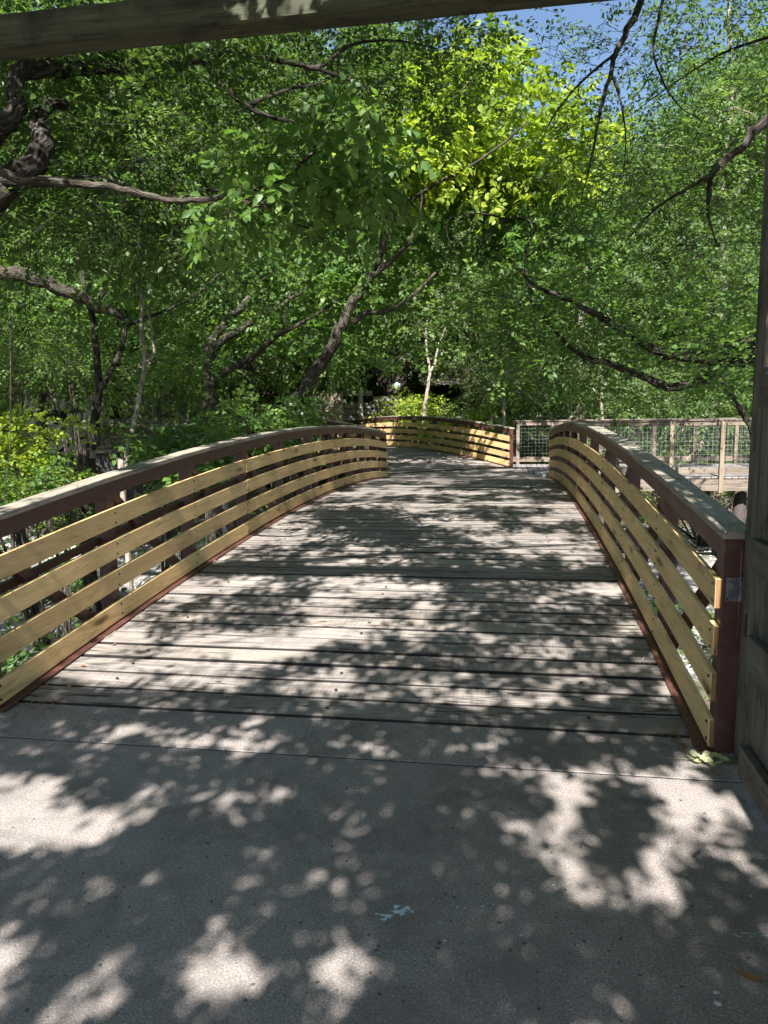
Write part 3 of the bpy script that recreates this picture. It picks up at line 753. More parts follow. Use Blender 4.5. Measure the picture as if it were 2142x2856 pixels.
# C: dark forked double stem
p = at(225, 1330, 12.6); tb = foot(p)
C = Tree('forked_tree', 'dark forked sapling growing up in two stems behind the left railing', 'tree', tb, bark='bark_dark')
C.limb([tb, at(230, 1300, 12.6), at(262, 1240, 12.6), at(265, 1166, 12.6), at(275, 1090, 12.6), at(270, 1000, 12.6), at(262, 900, 12.6), at(245, 840, 12.6), at(235, 800, 12.7), at(215, 700, 12.9)], .105, .03, attach=.6)
C.limb([at(275, 1090, 12.6), at(300, 1050, 12.6), at(335, 985, 12.6), at(352, 915, 12.6), at(405, 888, 12.7), at(470, 862, 12.8), at(550, 820, 13), at(640, 740, 13.3)], .06, .02, attach=.4)
C.limb([at(275, 850, 12.6), at(300, 780, 12.6), at(320, 690, 12.8), at(330, 600, 13)], .04, .015, attach=.3)
C.crown(px_cl(120, 760, 560, 880, 12.9, 15.5, 60), 'leaf_big', 14, .40, ll=.085, sl=.38, K=9, width=.62)
C.done()
# D: thin pale stem
p = at(345, 1312, 10.6); tb = foot(p)
D = Tree('pale_sapling', 'thin pale leaning stem rising beside the left railing', 'tree', tb, bark='bark_pale')
D.limb([tb, at(340, 1330, 10.6), at(345, 1310, 10.6), at(368, 1210, 10.6), at(388, 1110, 10.6), at(402, 1020, 10.6), at(400, 960, 10.6), at(392, 900, 10.7), at(398, 860, 10.7), at(385, 740, 10.9), at(380, 600, 11)], .05, .014, attach=.6)
D.limb([at(403, 1012, 10.6), at(428, 990, 10.6), at(428, 950, 10.6), at(418, 890, 10.7), at(412, 850, 10.8), at(430, 780, 10.9)], .028, .012, attach=.4)
D.crown(px_cl(280, 520, 560, 830, 10.4, 11.6, 14), 'leaf_big', 9, .30, ll=.08, sl=.32, K=8, width=.6)
D.done()
# E: spreading multi-stem tree
p = at(585, 1190, 18); tb = foot(p)
E_ = Tree('spreading_tree', 'dark tree forking into three curved stems left of the arched railing', 'tree', tb, bark='bark_mid')
E_.limb([tb, at(585, 1190, 18), at(588, 1110, 18), at(582, 1040, 18), at(580, 985, 18), at(592, 950, 18), at(640, 885, 18), at(675, 855, 18), at(720, 790, 18.2)], .21, .06, attach=.6)
E_.limb([at(585, 1000, 18), at(612, 955, 17.9), at(670, 920, 17.8), at(725, 880, 17.8), at(760, 868, 17.9), at(860, 800, 18)], .12, .04, attach=.3)
E_.limb([at(588, 1060, 18), at(640, 1030, 17.8), at(700, 1000, 17.6), at(760, 945, 17.5), at(800, 922, 17.5), at(860, 890, 17.6), at(960, 830, 17.8)], .11, .035, attach=.3)
E_.limb([at(790, 926, 17.5), at(800, 870, 17.6), at(812, 800, 17.7)], .05, .02, attach=.3)
E_.crown(px_cl(420, 900, 600, 960, 18.6, 21.5, 80), 'leaf_big', 15, .50, ll=.135, shape='ov', sl=.42, K=9, width=.62)
E_.crown(px_cl(440, 540, 980, 1130, 18.5, 20, 20), 'leaf_big', 12, .40, ll=.125, sl=.42, K=9, width=.7)
E_.done()
# F: leaning bright tree in the middle
p = at(812, 1190, 17); tb = foot(p)
Ft = Tree('leaning_tree', 'leaning dark-trunked tree with the brightest yellow-green crown over the bridges', 'tree', tb, bark='bark_mid')
Ft.limb([tb, at(818, 1170, 17), at(845, 1105, 17), at(880, 1035, 17), at(920, 975, 17), at(945, 920, 17), at(975, 860, 17), at(1010, 800, 17), at(1060, 715, 16.9), at(1075, 660, 16.8), at(1105, 600, 16.7), at(1150, 550, 16.6)], .20, .055, attach=.5)
Ft.limb([at(985, 900, 17), at(1020, 872, 16.9), at(1075, 868, 16.8), at(1140, 835, 16.7), at(1215, 760, 16.6)], .075, .03, attach=.3)
Ft.limb([at(1010, 800, 17), at(1075, 740, 16.8), at(1130, 690, 16.6), at(1165, 620, 16.4), at(1180, 520, 16.2)], .085, .03, attach=.3)
Ft.limb([at(1130, 570, 16.6), at(1230, 505, 16), at(1310, 465, 15.8), at(1390, 410, 15.6), at(1470, 340, 15.5)], .055, .018, attach=.2)
Ft.limb([at(1110, 590, 16.7), at(1150, 470, 16.3), at(1230, 350, 16), at(1300, 240, 15.8), at(1380, 170, 15.7)], .055, .015, attach=.2)
def crownF(x, y):
    top = 560-.95*(x-860) if x < 1330 else 110+.9*(x-1330)
    return y > max(top, 90) and (x < 1560 or y > 300) and y < 1000-.0*(x)
Ft.crown(px_cl(860, 1640, 90, 520, 15.9, 19, 125, crownF), 'leaf_lime', 13, .48, ll=.165, shape='ov', sl=.42, K=9, width=.66)
Ft.crown(px_cl(900, 1640, 430, 800, 17.2, 20, 90), 'leaf_big', 13, .48, ll=.16, shape='ov', sl=.42, K=9, width=.66)
Ft.crown(px_cl(860, 1180, 760, 1010, 17.4, 19.5, 24), 'leaf_big', 11, .42, ll=.15, shape='ov', sl=.42, K=9, width=.7)
Ft.done()
# G: dark multi-stem tree behind the second bridge
p = at(1095, 1170, 33); tb = foot(p)
G = Tree('multi_stem_tree', 'dark many-stemmed tree fanning out behind the second bridge', 'tree', tb, bark='bark_dark')
G.limb([tb, at(1095, 1150, 33), at(1085, 1090, 33), at(1050, 1010, 33), at(1020, 960, 33), at(975, 920, 33), at(940, 850, 33)], .33, .10, attach=.4)
for q in ([(1092, 1130), (1060, 1060), (1045, 980), (1005, 920), (990, 860)], [(1100, 1130), (1125, 1060), (1140, 1000), (1150, 920), (1148, 850)], [(1096, 1120), (1110, 1040), (1100, 950), (1120, 860), (1110, 760)], [(1085, 1100), (1070, 1000), (1080, 900), (1070, 800)]):
    G.limb([at(x, y, 33) for x, y in q], .20, .07, attach=.4)
G.crown(px_cl(860, 1360, 620, 1000, 30, 37, 90), 'leaf_far', 14, .8, ll=.14, sl=.6, K=9)
G.done()
# H: pale Y sapling beyond the second bridge
p = at(1183, 1175, 27.5); tb = foot(p)
H = Tree('pale_sapling', 'pale slender Y-forked trunk standing behind the second railing', 'tree', tb, bark='bark_pale')
H.limb([tb, at(1183, 1160, 27.5), at(1190, 1100, 27.5), at(1199, 1035, 27.5), at(1192, 990, 27.5), at(1188, 920, 27.5), at(1197, 860, 27.6), at(1190, 780, 27.8)], .085, .025, attach=.7)
H.limb([at(1199, 1037, 27.5), at(1214, 1010, 27.5), at(1222, 965, 27.5), at(1240, 920, 27.5), at(1262, 850, 27.5), at(1290, 780, 27.5)], .058, .02, attach=.5)
H.crown(px_cl(1120, 1380, 640, 880, 26, 29, 30), 'leaf_pale', 12, .6, ll=.11, sl=.5, K=11, pinnate=True, width=.36)
H.done()
# J: right-hand tree with two heavy low limbs
tb = np.array([6.6, 10.6, 0]); tb[2] = gz(*tb[:2])-.2
J = Tree('oak_tree', 'rough dark tree sending low twisting limbs in from the right over the boardwalk', 'tree', tb, bark='bark_dark')
J.limb([tb, tb+[-.2, -.1, 2.0], tb+[-.8, -.2, 4.0], tb+[-1.2, -.3, 6.5], tb+[-1.0, -.3, 8.5]], .30, .12, attach=.5)
J.limb([tb+[-.3, -.1, 2.6], at(2300, 890, 10.3), at(2120, 950, 10.2), at(2010, 990, 10.1), at(1960, 1000, 10), at(1860, 985, 10), at(1780, 950, 10), at(1700, 900, 10), at(1650, 868, 10), at(1560, 825, 10.1), at(1490, 795, 10.2), at(1440, 740, 10.4)], .125, .016, attach=.35, wob=.03)
J.limb([at(2300, 920, 10.4), at(2120, 982, 10.3), at(2040, 1022, 10.2), at(1980, 1050, 10.1), at(1880, 1082, 10.1), at(1790, 1050, 10.2), at(1700, 1015, 10.3), at(1630, 995, 10.4), at(1570, 950, 10.5), at(1520, 890, 10.6), at(1480, 840, 10.8)], .105, .014, attach=.35, wob=.03)
J.crown(px_cl(1380, 2140, 760, 1080, 10.2, 12.5, 80), 'leaf_big', 11, .34, ll=.085, sl=.36, K=8, flat=.25, hang=.08, width=.62, twig_r=.007, shape='ov')
J.limb([at(1490, 850, 10.7), at(1470, 770, 10.8), at(1467, 699, 10.8), at(1494, 636, 10.9), at(1462, 610, 10.9), at(1410, 610, 10.9), at(1357, 597, 10.9), at(1294, 598, 10.9), at(1252, 612, 10.9), at(1247, 650, 10.9), at(1262, 700, 10.9)], .03, .004, attach=.2)
J.limb([at(1425, 610, 10.9), at(1399, 618, 10.8), at(1368, 647, 10.7), at(1336, 694, 10.7), at(1286, 712, 10.6), at(1240, 690, 10.6)], .012, .004, attach=.2)
J.limb([at(1467, 720, 10.8), at(1500, 690, 10.7), at(1545, 600, 10.6), at(1560, 500, 10.6)], .012, .004, attach=.2)
J.crown(px_cl(1300, 1500, 700, 960, 10.2, 12.5, 22), 'leaf_big', 11, .34, ll=.085, sl=.36, K=8, flat=.25, hang=.08, width=.62, twig_r=.007)
J.crown(px_cl(1560, 2130, 840, 1100, 9.0, 9.8, 24), 'leaf_big', 7, .26, ll=.085, sl=.34, K=7, flat=.22, hang=.08, width=.62, twig_r=.004, shape='ov')
leaf_objects(J, px_cl(1650, 2080, 960, 1110, 8.8, 9.6, 40), 90, .085, .09, .25)
J.done()
# K: thin dark branches hanging in at the top right
tb = np.array([5.4, 4.2, 0]); tb[2] = gz(*tb[:2])-.2
K = Tree('ash_tree', 'tree dangling thin dark twigs and sparse leaflets against the blue sky', 'tree', tb, bark='bark_dark')
K.limb([tb, tb+[0, .2, 3], tb+[-.2, .6, 5.5], tb+[-.5, 1.2, 7.2]], .2, .08, attach=.8)
K.limb([tb+[-.1, .4, 4.6], at(2500, 60, 7.0), at(2142, 330, 7.0), at(2080, 400, 7.0), at(1990, 480, 7.0), at(1978, 545, 7.1), at(1975, 600, 7.2), at(1998, 680, 7.3)], .075, .006, attach=.35)
K.limb([at(1985, 490, 7.0), at(1900, 535, 7.2), at(1820, 590, 7.4), at(1740, 680, 7.6), at(1640, 780, 7.8)], .02, .004, attach=.1)
K.limb([tb+[-.5, 1.2, 7.0], at(1900, -260, 7.2), at(1790, 0, 7.0), at(1725, 130, 7.0), at(1705, 200, 7.0), at(1672, 320, 7.0), at(1655, 420, 7.1), at(1620, 560, 7.2)], .05, .005, attach=.3)
K.limb([at(1720, 145, 7.0), at(1620, 230, 7.1), at(1540, 330, 7.3), at(1500, 420, 7.5)], .016, .004, attach=.1)
K.limb([at(1705, 200, 7.0), at(1730, 280, 7.0), at(1745, 380, 7.1), at(1740, 480, 7.2)], .014, .004, attach=.1)
K.limb([at(1900, -200, 7.2), at(1835, 60, 7.3), at(1825, 160, 7.3), at(1880, 280, 7.4), at(1960, 340, 7.6)], .02, .004, attach=.2)
K.limb([at(2300, 60, 7.0), at(2060, 130, 7.5), at(1960, 180, 7.8), at(1840, 260, 8.2), at(1760, 320, 8.5)], .02, .004, attach=.2)
K.crown(px_cl(1480, 2142, -40, 520, 6.8, 9.5, 84), 'leaf_big', 5, .26, ll=.06, sl=.30, K=8, pinnate=True, width=.40, droop=.4, twig_r=.004)
K.crown(px_cl(1620, 2142, 420, 760, 7.2, 10, 55), 'leaf_big', 7, .32, ll=.065, sl=.32, K=8, pinnate=True, width=.46, droop=.4, twig_r=.004)
K.done()
# L: grey leaning trunk behind the boardwalk, right
p = at(2170, 1420, 14.0); tb = foot(p)
Lt = Tree('leaning_sapling', 'grey leaning stem crossing in front of the boardwalk rail beside the gate post', 'tree', tb, bark='bark_mid')
Lt.limb([tb, at(2160, 1380, 14), at(2105, 1215, 14), at(2062, 1140, 14), at(2040, 1100, 14), at(2005, 1050, 14.2), at(1985, 960, 14.5), at(1995, 820, 15)], .085, .03, attach=.6)
Lt.crown(px_cl(1850, 2142, 640, 900, 13.5, 17, 30), 'leaf_far', 13, .45, ll=.085, sl=.4, K=9)
Lt.done()

# ------------------------------------------------------------------ shrubs and stems round the bridges
def shrub(name, label, base_px, depth, clusters, mat, m=12, rc=.3, stems=5, cat='shrub', bark='bark_mid', group=None, **kw):
    p = at(base_px[0], base_px[1], depth); tb = foot(p, .05)
    t = Tree(name, label, cat, tb, group, bark)
    C = clusters; ctr = C.mean(0)
    for i in range(stems):
        tgt = C[rng.integers(len(C))]; a = tb+np.array([rng.uniform(-.15, .15), rng.uniform(-.15, .15), 0])
        mid = a*.45+tgt*.55+np.array([0, 0, .25*abs(tgt[2]-a[2])*.3])
        t.limb([a, mid, tgt], .022+.004*np.linalg.norm(tgt-a), .006, 4, 6, 'stem', attach=.3)
    t.crown(C, mat, m, rc, twig_r=.006, **kw); return t.done()
shrub('bush', 'sunlit yellow-green bush on the bank at the far left', (90, 1440), 12.5, px_cl(-60, 150, 1170, 1400, 11, 13, 44), 'leaf_lime', 13, .27, 7, ll=.075, sl=.3, width=.7)
shrub('bush', 'shadowed bush below the yellow-green one at the far left', (160, 1480), 11, px_cl(20, 210, 1330, 1430, 10, 12, 14), 'leaf_big', 10, .24, 5, ll=.075, sl=.3, width=.7)
shrub('bush', 'bright broad-leaved bush leaning over the left handrail', (520, 1400), 10.8, px_cl(405, 640, 1215, 1330, 10.2, 12, 34), 'leaf_big', 7, .17, 6, ll=.115, sl=.3, K=7, width=.72, flat=.3, shape='ov')
shrub('bush', 'dark leafy bush behind the handrail where the leaning trunk rises', (760, 1300), 15, px_cl(620, 880, 1130, 1260, 14.5, 16.4, 40), 'leaf_big', 11, .3, 6, ll=.10, sl=.32, K=8, width=.72)
shrub('bush', 'low pale green bush at the foot of the Y-forked trunk', (1150, 1190), 29, px_cl(1090, 1240, 1110, 1165, 28, 31, 26), 'leaf_lime', 11, .36, 4, ll=.12, sl=.4, width=.6)
shrub('bush', 'creeping shrub showing between the slats of the second bridge', (1280, 1240), 25, px_cl(1200, 1420, 1165, 1230, 24.5, 27, 24), 'leaf_lime', 11, .36, 4, ll=.11, sl=.4, width=.6)
shrub('bush', 'leafy shrub filling the mesh panel at the boardwalk corner', (1480, 1280), 24.5, px_cl(1420, 1560, 1180, 1290, 23.5, 26, 34), 'leaf_big', 12, .36, 5, ll=.10, sl=.4, width=.6)
for i, (x0, x1, y0, y1, d, lab, mt) in enumerate([
    (1280, 1470, 1010, 1170, 27, 'grey-green thicket between the pale trunk and the boardwalk corner', 'leaf_pale'),
    (1470, 1640, 1040, 1170, 26, 'thicket round the bare pale stems behind the boardwalk', 'leaf_far'),
    (1640, 1830, 1020, 1180, 25, 'bright rounded shrub under the twisting right limbs', 'leaf_pale'),
    (1820, 2000, 1050, 1190, 25, 'dark shrub behind the middle of the boardwalk railing', 'leaf_far'),
    (1960, 2160, 1030, 1190, 24.5, 'shrub beside the gate post beyond the boardwalk', 'leaf_far')]):
    shrub('thicket', lab, ((x0+x1)/2, 1230), d, px_cl(x0, x1, y0, y1, d-1.5, d+2, 44), mt, 14, .5, 6, ll=.105, sl=.45, width=.55)
shrub('bush', 'broad shrub growing under the boardwalk on the right', (1950, 1400), 22, px_cl(1620, 2130, 1230, 1330, 22.6, 25, 46), 'leaf_far', 12, .42, 6, ll=.10, sl=.4)
for i, (bx, tx) in enumerate([(30, 10), (250, 170), (440, 500)]):
    shrub('fern_shrub', ['feathery shrub in the shade at the left edge', 'feathery shrub under the forked sapling', 'feathery shrub beside the pale leaning stem'][i], (bx, 1330), 14.5, px_cl(tx-80, tx+80, 900, 1040, 13.6, 16.5, 20), 'leaf_big', 10, .36, 5, ll=.075, sl=.42, K=13, pinnate=True, width=.34, droop=.5)
# creek-side plants seen between the slats
cp = [(-5.2, 9.2), (-6.3, 12.0), (-4.6, 13.5), (-8.2, 10.4), (-9.5, 14.2), (-4.2, 6.6), (-7.2, 8.0), (2.6, 8.3), (3.4, 12.2), (2.2, 15.0), (5.2, 14.0), (-3.9, 10.8), (-11, 12), (4.4, 9.6)]
pl_proto = None
for i, (x, y) in enumerate(cp):
    z = gz(x, y)
    if pl_proto is None:
        t = Tree('creek_plant', 'low green plant growing on the creek bed below the bridge', 'plant', (x, y, z), 'plants on the creek bed', 'bark_mid')
        C0 = np.array([x, y, z+.25])+rng.normal(0, 1, (16, 3))*np.array([.5, .5, .16])
        for k in range(4): t.limb([(x, y, z-.05), (x*.5+C0[k][0]*.5, y*.5+C0[k][1]*.5, z+.2), tuple(C0[k])], .012, .004, 3, 5, 'stem', attach=.3)
        t.crown(C0, 'leaf_big', 9, .24, twig_r=.004, ll=.08, sl=.28, width=.65); pl_proto = t.done()
    else:
        r = pl_proto.copy(); COL.objects.link(r); r.location = (x, y, z-.02); r.rotation_euler = (0, 0, i*1.7); sc = random.uniform(.7, 1.3); r.scale = (sc, sc, sc)
        for ch in list(pl_proto.children):
            c = ch.copy(); COL.objects.link(c); c.parent = r
# bare pale stems behind the boardwalk
for lab, bp, d, paths in (
    ('crooked pale stem leaning left behind the corner of the boardwalk', (1535, 1185), 24, [[(1538, 1172), (1505, 1130), (1470, 1100), (1420, 1090), (1360, 1060)], [(1470, 1100), (1450, 1040), (1430, 1000), (1400, 960)]]),
    ('straight brown stem rising behind the boardwalk corner', (1537, 1185), 24.2, [[(1535, 1172), (1520, 1100), (1508, 1045), (1485, 1010), (1460, 985)], [(1508, 1045), (1500, 980), (1495, 900)]]),
    ('pale branching stem behind the boardwalk rail', (1680, 1185), 24, [[(1680, 1170), (1676, 1120), (1680, 1080), (1675, 1030), (1670, 960)], [(1678, 1110), (1655, 1085), (1640, 1060)], [(1680, 1085), (1692, 1065), (1695, 1040)]]),
    ('cluster of thin pale shoots behind the boardwalk', (1588, 1185), 24.3, [[(1587, 1172), (1582, 1120), (1577, 1080)], [(1592, 1172), (1596, 1110), (1600, 1050)], [(1588, 1172), (1610, 1140), (1618, 1130)]]),
    ('short mottled stem behind the second railing', (1383, 1185), 26, [[(1382, 1180), (1380, 1140), (1384, 1110), (1378, 1080)]])):
    tb = foot(at(bp[0], bp[1], d)); t = Tree('bare_stem', lab, 'tree', tb, bark='bark_pale')
    for i, q in enumerate(paths):
        pts = [at(x, y, d) for x, y in q]
        t.limb(([tb] if i == 0 else [])+pts, .055 if i == 0 else .032, .016, 5, 7, attach=.6)
    t.crown(np.array([at(q[-1][0]+rng.uniform(-30, 30), q[-1][1]+rng.uniform(-40, 10), d) for q in paths for _ in range(3)]), 'leaf_pale', 8, .35, ll=.09, sl=.4)
    t.done()
# crape myrtle with pink flowers
tb = foot(at(1400, 1190, 22.5)); t = Tree('flowering_tree', 'slim tree with a few pink flower clusters right of the bright crown', 'tree', tb, bark='bark_pale')
t.limb([tb, at(1405, 1100, 22.5), at(1430, 960, 22.5), at(1440, 820, 22.4), at(1410, 700, 22.3), at(1375, 640, 22.3)], .07, .02, attach=.6)
t.crown(px_cl(1260, 1560, 560, 860, 21, 24.5, 40), 'leaf_pale', 12, .5, ll=.09, sl=.42)
for i, (x, y) in enumerate([(1372, 622), (1352, 655), (1385, 662), (1432, 682), (1240+60, 893)]):
    P0 = at(x, y, 20.8); n = 26
    V, T, nv = leaves_arr(P0-t.base+rng.normal(0, 1, (n, 3))*np.array([.05, .05, .09]), rng.normal(0, 1, (n, 3)), rng.normal(0, 1, (n, 3)), np.full(n, .06), .9, 'dia')
    link('flower_cluster', fast_mesh('flower_cluster', V, T, rng.uniform(0, 1, n).repeat(nv)), 'flower', t.root)
t.done()

# ------------------------------------------------------------------ woodland behind: four kinds, copied
def wood_kind(k, h, cr, leafm, ll, bark, dens=1.0, nC=95):
    t = Tree('woodland_tree', 'x', 'tree', (0, 0, 0), 'trees of the wood behind the bridges', bark)
    lean = np.array([rng.uniform(-.8, .8), rng.uniform(-.8, .8)])
    tr = [np.array([lean[0]*q*q+rng.normal(0, .1), lean[1]*q*q+rng.normal(0, .1), h*q*.85-.3*(q == 0)]) for q in np.linspace(0, 1, 6)]
    t.limb(tr, .24, .05, 4, 8, attach=.35)
    for i in range(9):
        q = rng.uniform(.22, .85); a = np.array([lean[0]*q*q, lean[1]*q*q, h*q*.85]); an = i*2.4+rng.uniform(-.4, .4); L = cr*rng.uniform(.6, 1.0)*(1.15-.5*q)
        d = np.array([math.cos(an), math.sin(an), rng.uniform(.3, .9)])
        t.limb([a, a+d*L*.5+[0, 0, .15], a+d*L*np.array([1, 1, .8])], .10*(1.1-q), .02, 4, 6, attach=.3)
    C = []
    while len(C) < nC:
        z = rng.uniform(.24, 1.0)*h; prof = math.sin(min(1, (z/h-.05)/.9)*math.pi)**.6*cr+.3
        an = rng.uniform(0, 6.283); rr = prof*math.sqrt(rng.uniform(.1, 1)); C.append((lean[0]*(z/h)**2+rr*math.cos(an), lean[1]*(z/h)**2+rr*math.sin(an), z))
    t.crown(np.array(C), leafm, int(24*dens), .58, twig_r=.014, ll=ll, sl=.55, K=10, width=.58, stems=False)
    return t.done()
KINDS = [wood_kind(0, 13, 3.8, 'leaf_far', .165, 'bark_mid'), wood_kind(1, 17, 4.2, 'leaf_far', .175, 'bark_dark', 1.0, 110), wood_kind(2, 11.5, 3.6, 'leaf_far', .16, 'bark_pale', .85, 80), wood_kind(3, 18, 3.6, 'leaf_far', .15, 'bark_pale', .6, 85)]
KLAB = ['round-crowned mid-green tree', 'tall dark-stemmed tree', 'pale grey-green tree', 'tall thin-crowned pale tree']
spots = [  # photo x, distance, kind, scale
 (-260, 20, 0, 1), (-60, 24, 1, 1), (120, 21.5, 0, .9), (330, 25, 1, 1), (520, 29, 0, 1.1), (700, 26, 1, 1.0), (860, 30, 0, 1.15), (1010, 36, 1, 1.1), (1160, 38, 1, 1.1), (1300, 34, 0, 1),
 (-400, 30, 1, 1.1), (-150, 34, 1, 1.2), (60, 36, 0, 1.3), (260, 38, 1, 1.2), (450, 40, 1, 1.25), (640, 42, 1, 1.25), (830, 44, 1, 1.3), (1040, 48, 1, 1.3), (1220, 46, 1, 1.2), (1370, 44, 0, 1.15),
 (1490, 36, 2, 1), (1620, 33, 2, 1.0), (1760, 36, 2, 1.1), (1900, 30, 2, 1.05), (2040, 33, 0, 1.1), (2180, 27, 2, 1.1), (2330, 30, 1, 1), (1560, 46, 2, 1.1), (1700, 48, 0, 1.0), (1840, 46, 2, 1.2), (1980, 44, 1, 1.1), (2120, 42, 1, 1.1), (2290, 40, 1, 1.2),
 (1880, 38, 3, 1.0), (1690, 40, 3, .9), (2000, 27, 3, .95), (2120, 25, 3, .9),  (1960, 50, 3, 1.2), (2060, 46, 3, 1.15), (1820, 60, 3, 1.3), (2142, 52, 3, 1.2), (1760, 52, 3, 1.05), (2010, 40, 3, 1.0), (2110, 36, 3, 1.0), (1540, 60, 3, 1.0),
 (-300, 50, 1, 1.5), (0, 54, 1, 1.5), (300, 56, 1, 1.5), (600, 58, 1, 1.55), (900, 60, 1, 1.5), (1180, 62, 1, 1.5), (1400, 60, 0, 1.4), (1640, 64, 2, 1.3), (1900, 60, 2, 1.4), (2150, 58, 1, 1.4)]
used = set()
for i, (x, d, k, sc) in enumerate(spots):
    p = at(x, 1150, d); z = gz(p[0], p[1])
    if k not in used: r = KINDS[k]; used.add(k)
    else:
        r = KINDS[k].copy(); COL.objects.link(r)
        for ch in list(KINDS[k].children):
            c = ch.copy(); COL.objects.link(c); c.parent = r
    r.location = (p[0], p[1], z); r.rotation_euler = (0, 0, i*2.1+.3); s_ = sc*random.uniform(.93, 1.07); r.scale = (s_, s_, sc)
    where = ['the pale shed', 'the stacked block wall', 'the board fence', 'the mural wall', 'the many-stemmed tree', 'the open shelter', 'the boardwalk corner', 'the boardwalk', 'the gate post'][sum(x > q_ for q_ in (200, 480, 700, 950, 1250, 1480, 1660, 2000))]
    row = 'in the first row' if d < 32 else ('in the second row' if d < 45 else 'far back in the wood')
    r['label'] = KLAB[k]+' behind '+where+', '+row

# ------------------------------------------------------------------ background buildings, walls, fences
def frame_at(px, py, d):
    "local frame facing the camera: origin on the ground, x to the right"
    p = at(px, py, d); return np.array([p[0], p[1], gz(p[0], p[1])])
CRH = nrm(np.array([CR[0], CR[1], 0])); RZ = math.atan2(CRH[1], CRH[0])
def local_root(name, label, cat, px, d, extra_rot=0.0, z=None):
    p = at(px, 1150, d); r = empty(name, (p[0], p[1], gz(p[0], p[1]) if z is None else z)); r.rotation_euler = (0, 0, RZ+extra_rot); tag(r, label, cat); return r
def lbox(name, mat, parent, b, bev=.004):
    c = [(b[0]+b[1])/2, (b[2]+b[3])/2, (b[4]+b[5])/2]
    return part(name, MB().box(b[0]-c[0], b[1]-c[0], b[2]-c[1], b[3]-c[1], b[4]-c[2], b[5]-c[2]), mat, parent, bev, loc=c)
def zat(py, d, px=1071):
    return at(px, py, d)[2]
# stacked block retaining wall
d = 23.5; r = local_root('retaining_wall', 'dark stacked block retaining wall left of the bush with broad leaves', 'wall', 460, d, 0.05, 0.0)
zt = zat(1166, d, 450); zb = zat(1262, d, 450); rows = 7; hh = (zt-zb)/rows
for j in range(rows):
    x = -2.3-.3*(j % 2)
    while x < 2.2:
        L = random.uniform(.45, 1.0); lbox('block', 'block', r, (x+.008, x+L-.008, -.2+random.uniform(-.02, .02), .25, zb+j*hh+.006, zb+(j+1)*hh-.006), .015); x += L
m = MB(); m.box(-2.2, 2.2, -.12, .24, min(-2, zb-1.5), zt-.03); part('backing', m, 'void', r)
# plank fence with poles
d = 30; r = local_root('plank_fence', 'long dark fence of horizontal boards between pale poles behind the trees', 'fence', 700, d, 0.0, 0.0)
for sx in range(7):
    x0 = -5.6+sx*1.75
    for j in range(6):
        if random.random() < .06: continue
        z0 = zat(1195, d, 700)+j*.245; lbox('fence_board', 'fence', r, (x0+.01, x0+1.74, -.02+random.uniform(-.008, .008), .02, z0, z0+.205), .003)
for px, top in ((432, 1095), (560, 1090), (624, 1060), (800, 1100), (882, 1075), (935, 1070), (1010, 1090)):
    x = (px-700)/F_PX*29.6; m = MB(); m.tube([(x, -.18, -1.5), (x, -.18, zat(top, d-.2, px))], [.115, .105], 9, .03); part('pole', m, 'pole', r, 0, True)
# painted plank wall with mural
d = 29; r = local_root('mural_wall', 'sunlit pale plank wall with a small red, blue and yellow mural', 'wall', 890, d, 0.0, 0.0)
zb, zt = zat(1185, d, 890), zat(1095, d, 890)
for j in range(6):
    h = (zt-zb)/6; lbox('wall_board', 'pink', r, (-.95, .95, -.02, .02, zb+j*h+.006, zb+(j+1)*h-.004), .003)
lbox('backing', 'fence', r, (-.93, .93, .025, .08, -.8, zt-.01))
for (x, z, w_, h_, mt) in ((-.80, .42, .17, .20, 'mred'), (-.64, .40, .12, .22, 'mwhite'), (-.55, .36, .16, .20, 'mblue'), (-.41, .38, .10, .24, 'mwhite'), (-.32, .36, .12, .16, 'myel')):
    zc = zb+z; m = MB(); a = np.linspace(0, 2*np.pi, 11)[:-1]
    m.add([(x+math.cos(t)*w_*.5*random.uniform(.75, 1.15), -.024, zc+math.sin(t)*h_*.6*random.uniform(.75, 1.15)) for t in a]+[(x, -.024, zc)], [(i, (i+1) % 10, 10) for i in range(10)]); part('mural_patch', m, mt, r)
# small shed with an opening at the far left
d = 27; r = local_root('service_shed', 'pale shed with a dark opening and a white cabinet inside, far left', 'shed', 175, d, .08, 0.0)
zb, zt = zat(1215, d, 175), zat(1110, d, 175); z1, z2 = zat(1184, d, 175), zat(1143, d, 175)
lbox('wall', 'stucco', r, (-1.5, -.35, -.06, .06, zb-1, zt), .01); lbox('wall', 'stucco', r, (.72, 1.5, -.06, .06, zb-1, zt), .01)
lbox('lintel', 'stucco', r, (-.348, .718, -.055, .06, z2, zt-.004), .01); lbox('wall', 'stucco', r, (-.348, .718, -.055, .06, zb-1, z1), .01)
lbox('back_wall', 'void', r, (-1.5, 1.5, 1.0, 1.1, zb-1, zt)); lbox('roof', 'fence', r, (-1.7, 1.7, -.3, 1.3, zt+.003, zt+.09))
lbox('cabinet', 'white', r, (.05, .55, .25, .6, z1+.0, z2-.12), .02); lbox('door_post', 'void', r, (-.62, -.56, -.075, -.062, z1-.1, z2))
r = local_root('picket_railing', 'low timber picket railing before the pale shed', 'railing', 200, d-1.2, .08, 0.0)
zt = zat(1186, d-1.2, 200); zb = zat(1236, d-1.2, 200)
lbox('top_rail', 'pole', r, (-1.6, 1.6, -.05, .05, zt-.05, zt)); lbox('bottom_rail', 'pole', r, (-1.6, 1.6, -.02, .02, zb, zb+.05))
x = -1.55
while x < 1.6: lbox('picket', 'pole', r, (x, x+.06, -.045, -.022, zb-.02, zt-.053)); x += .16
for x in (-1.6, 0, 1.6): lbox('post', 'pole', r, (x-.045, x+.045, .022, .10, -1.8, zt-.054))
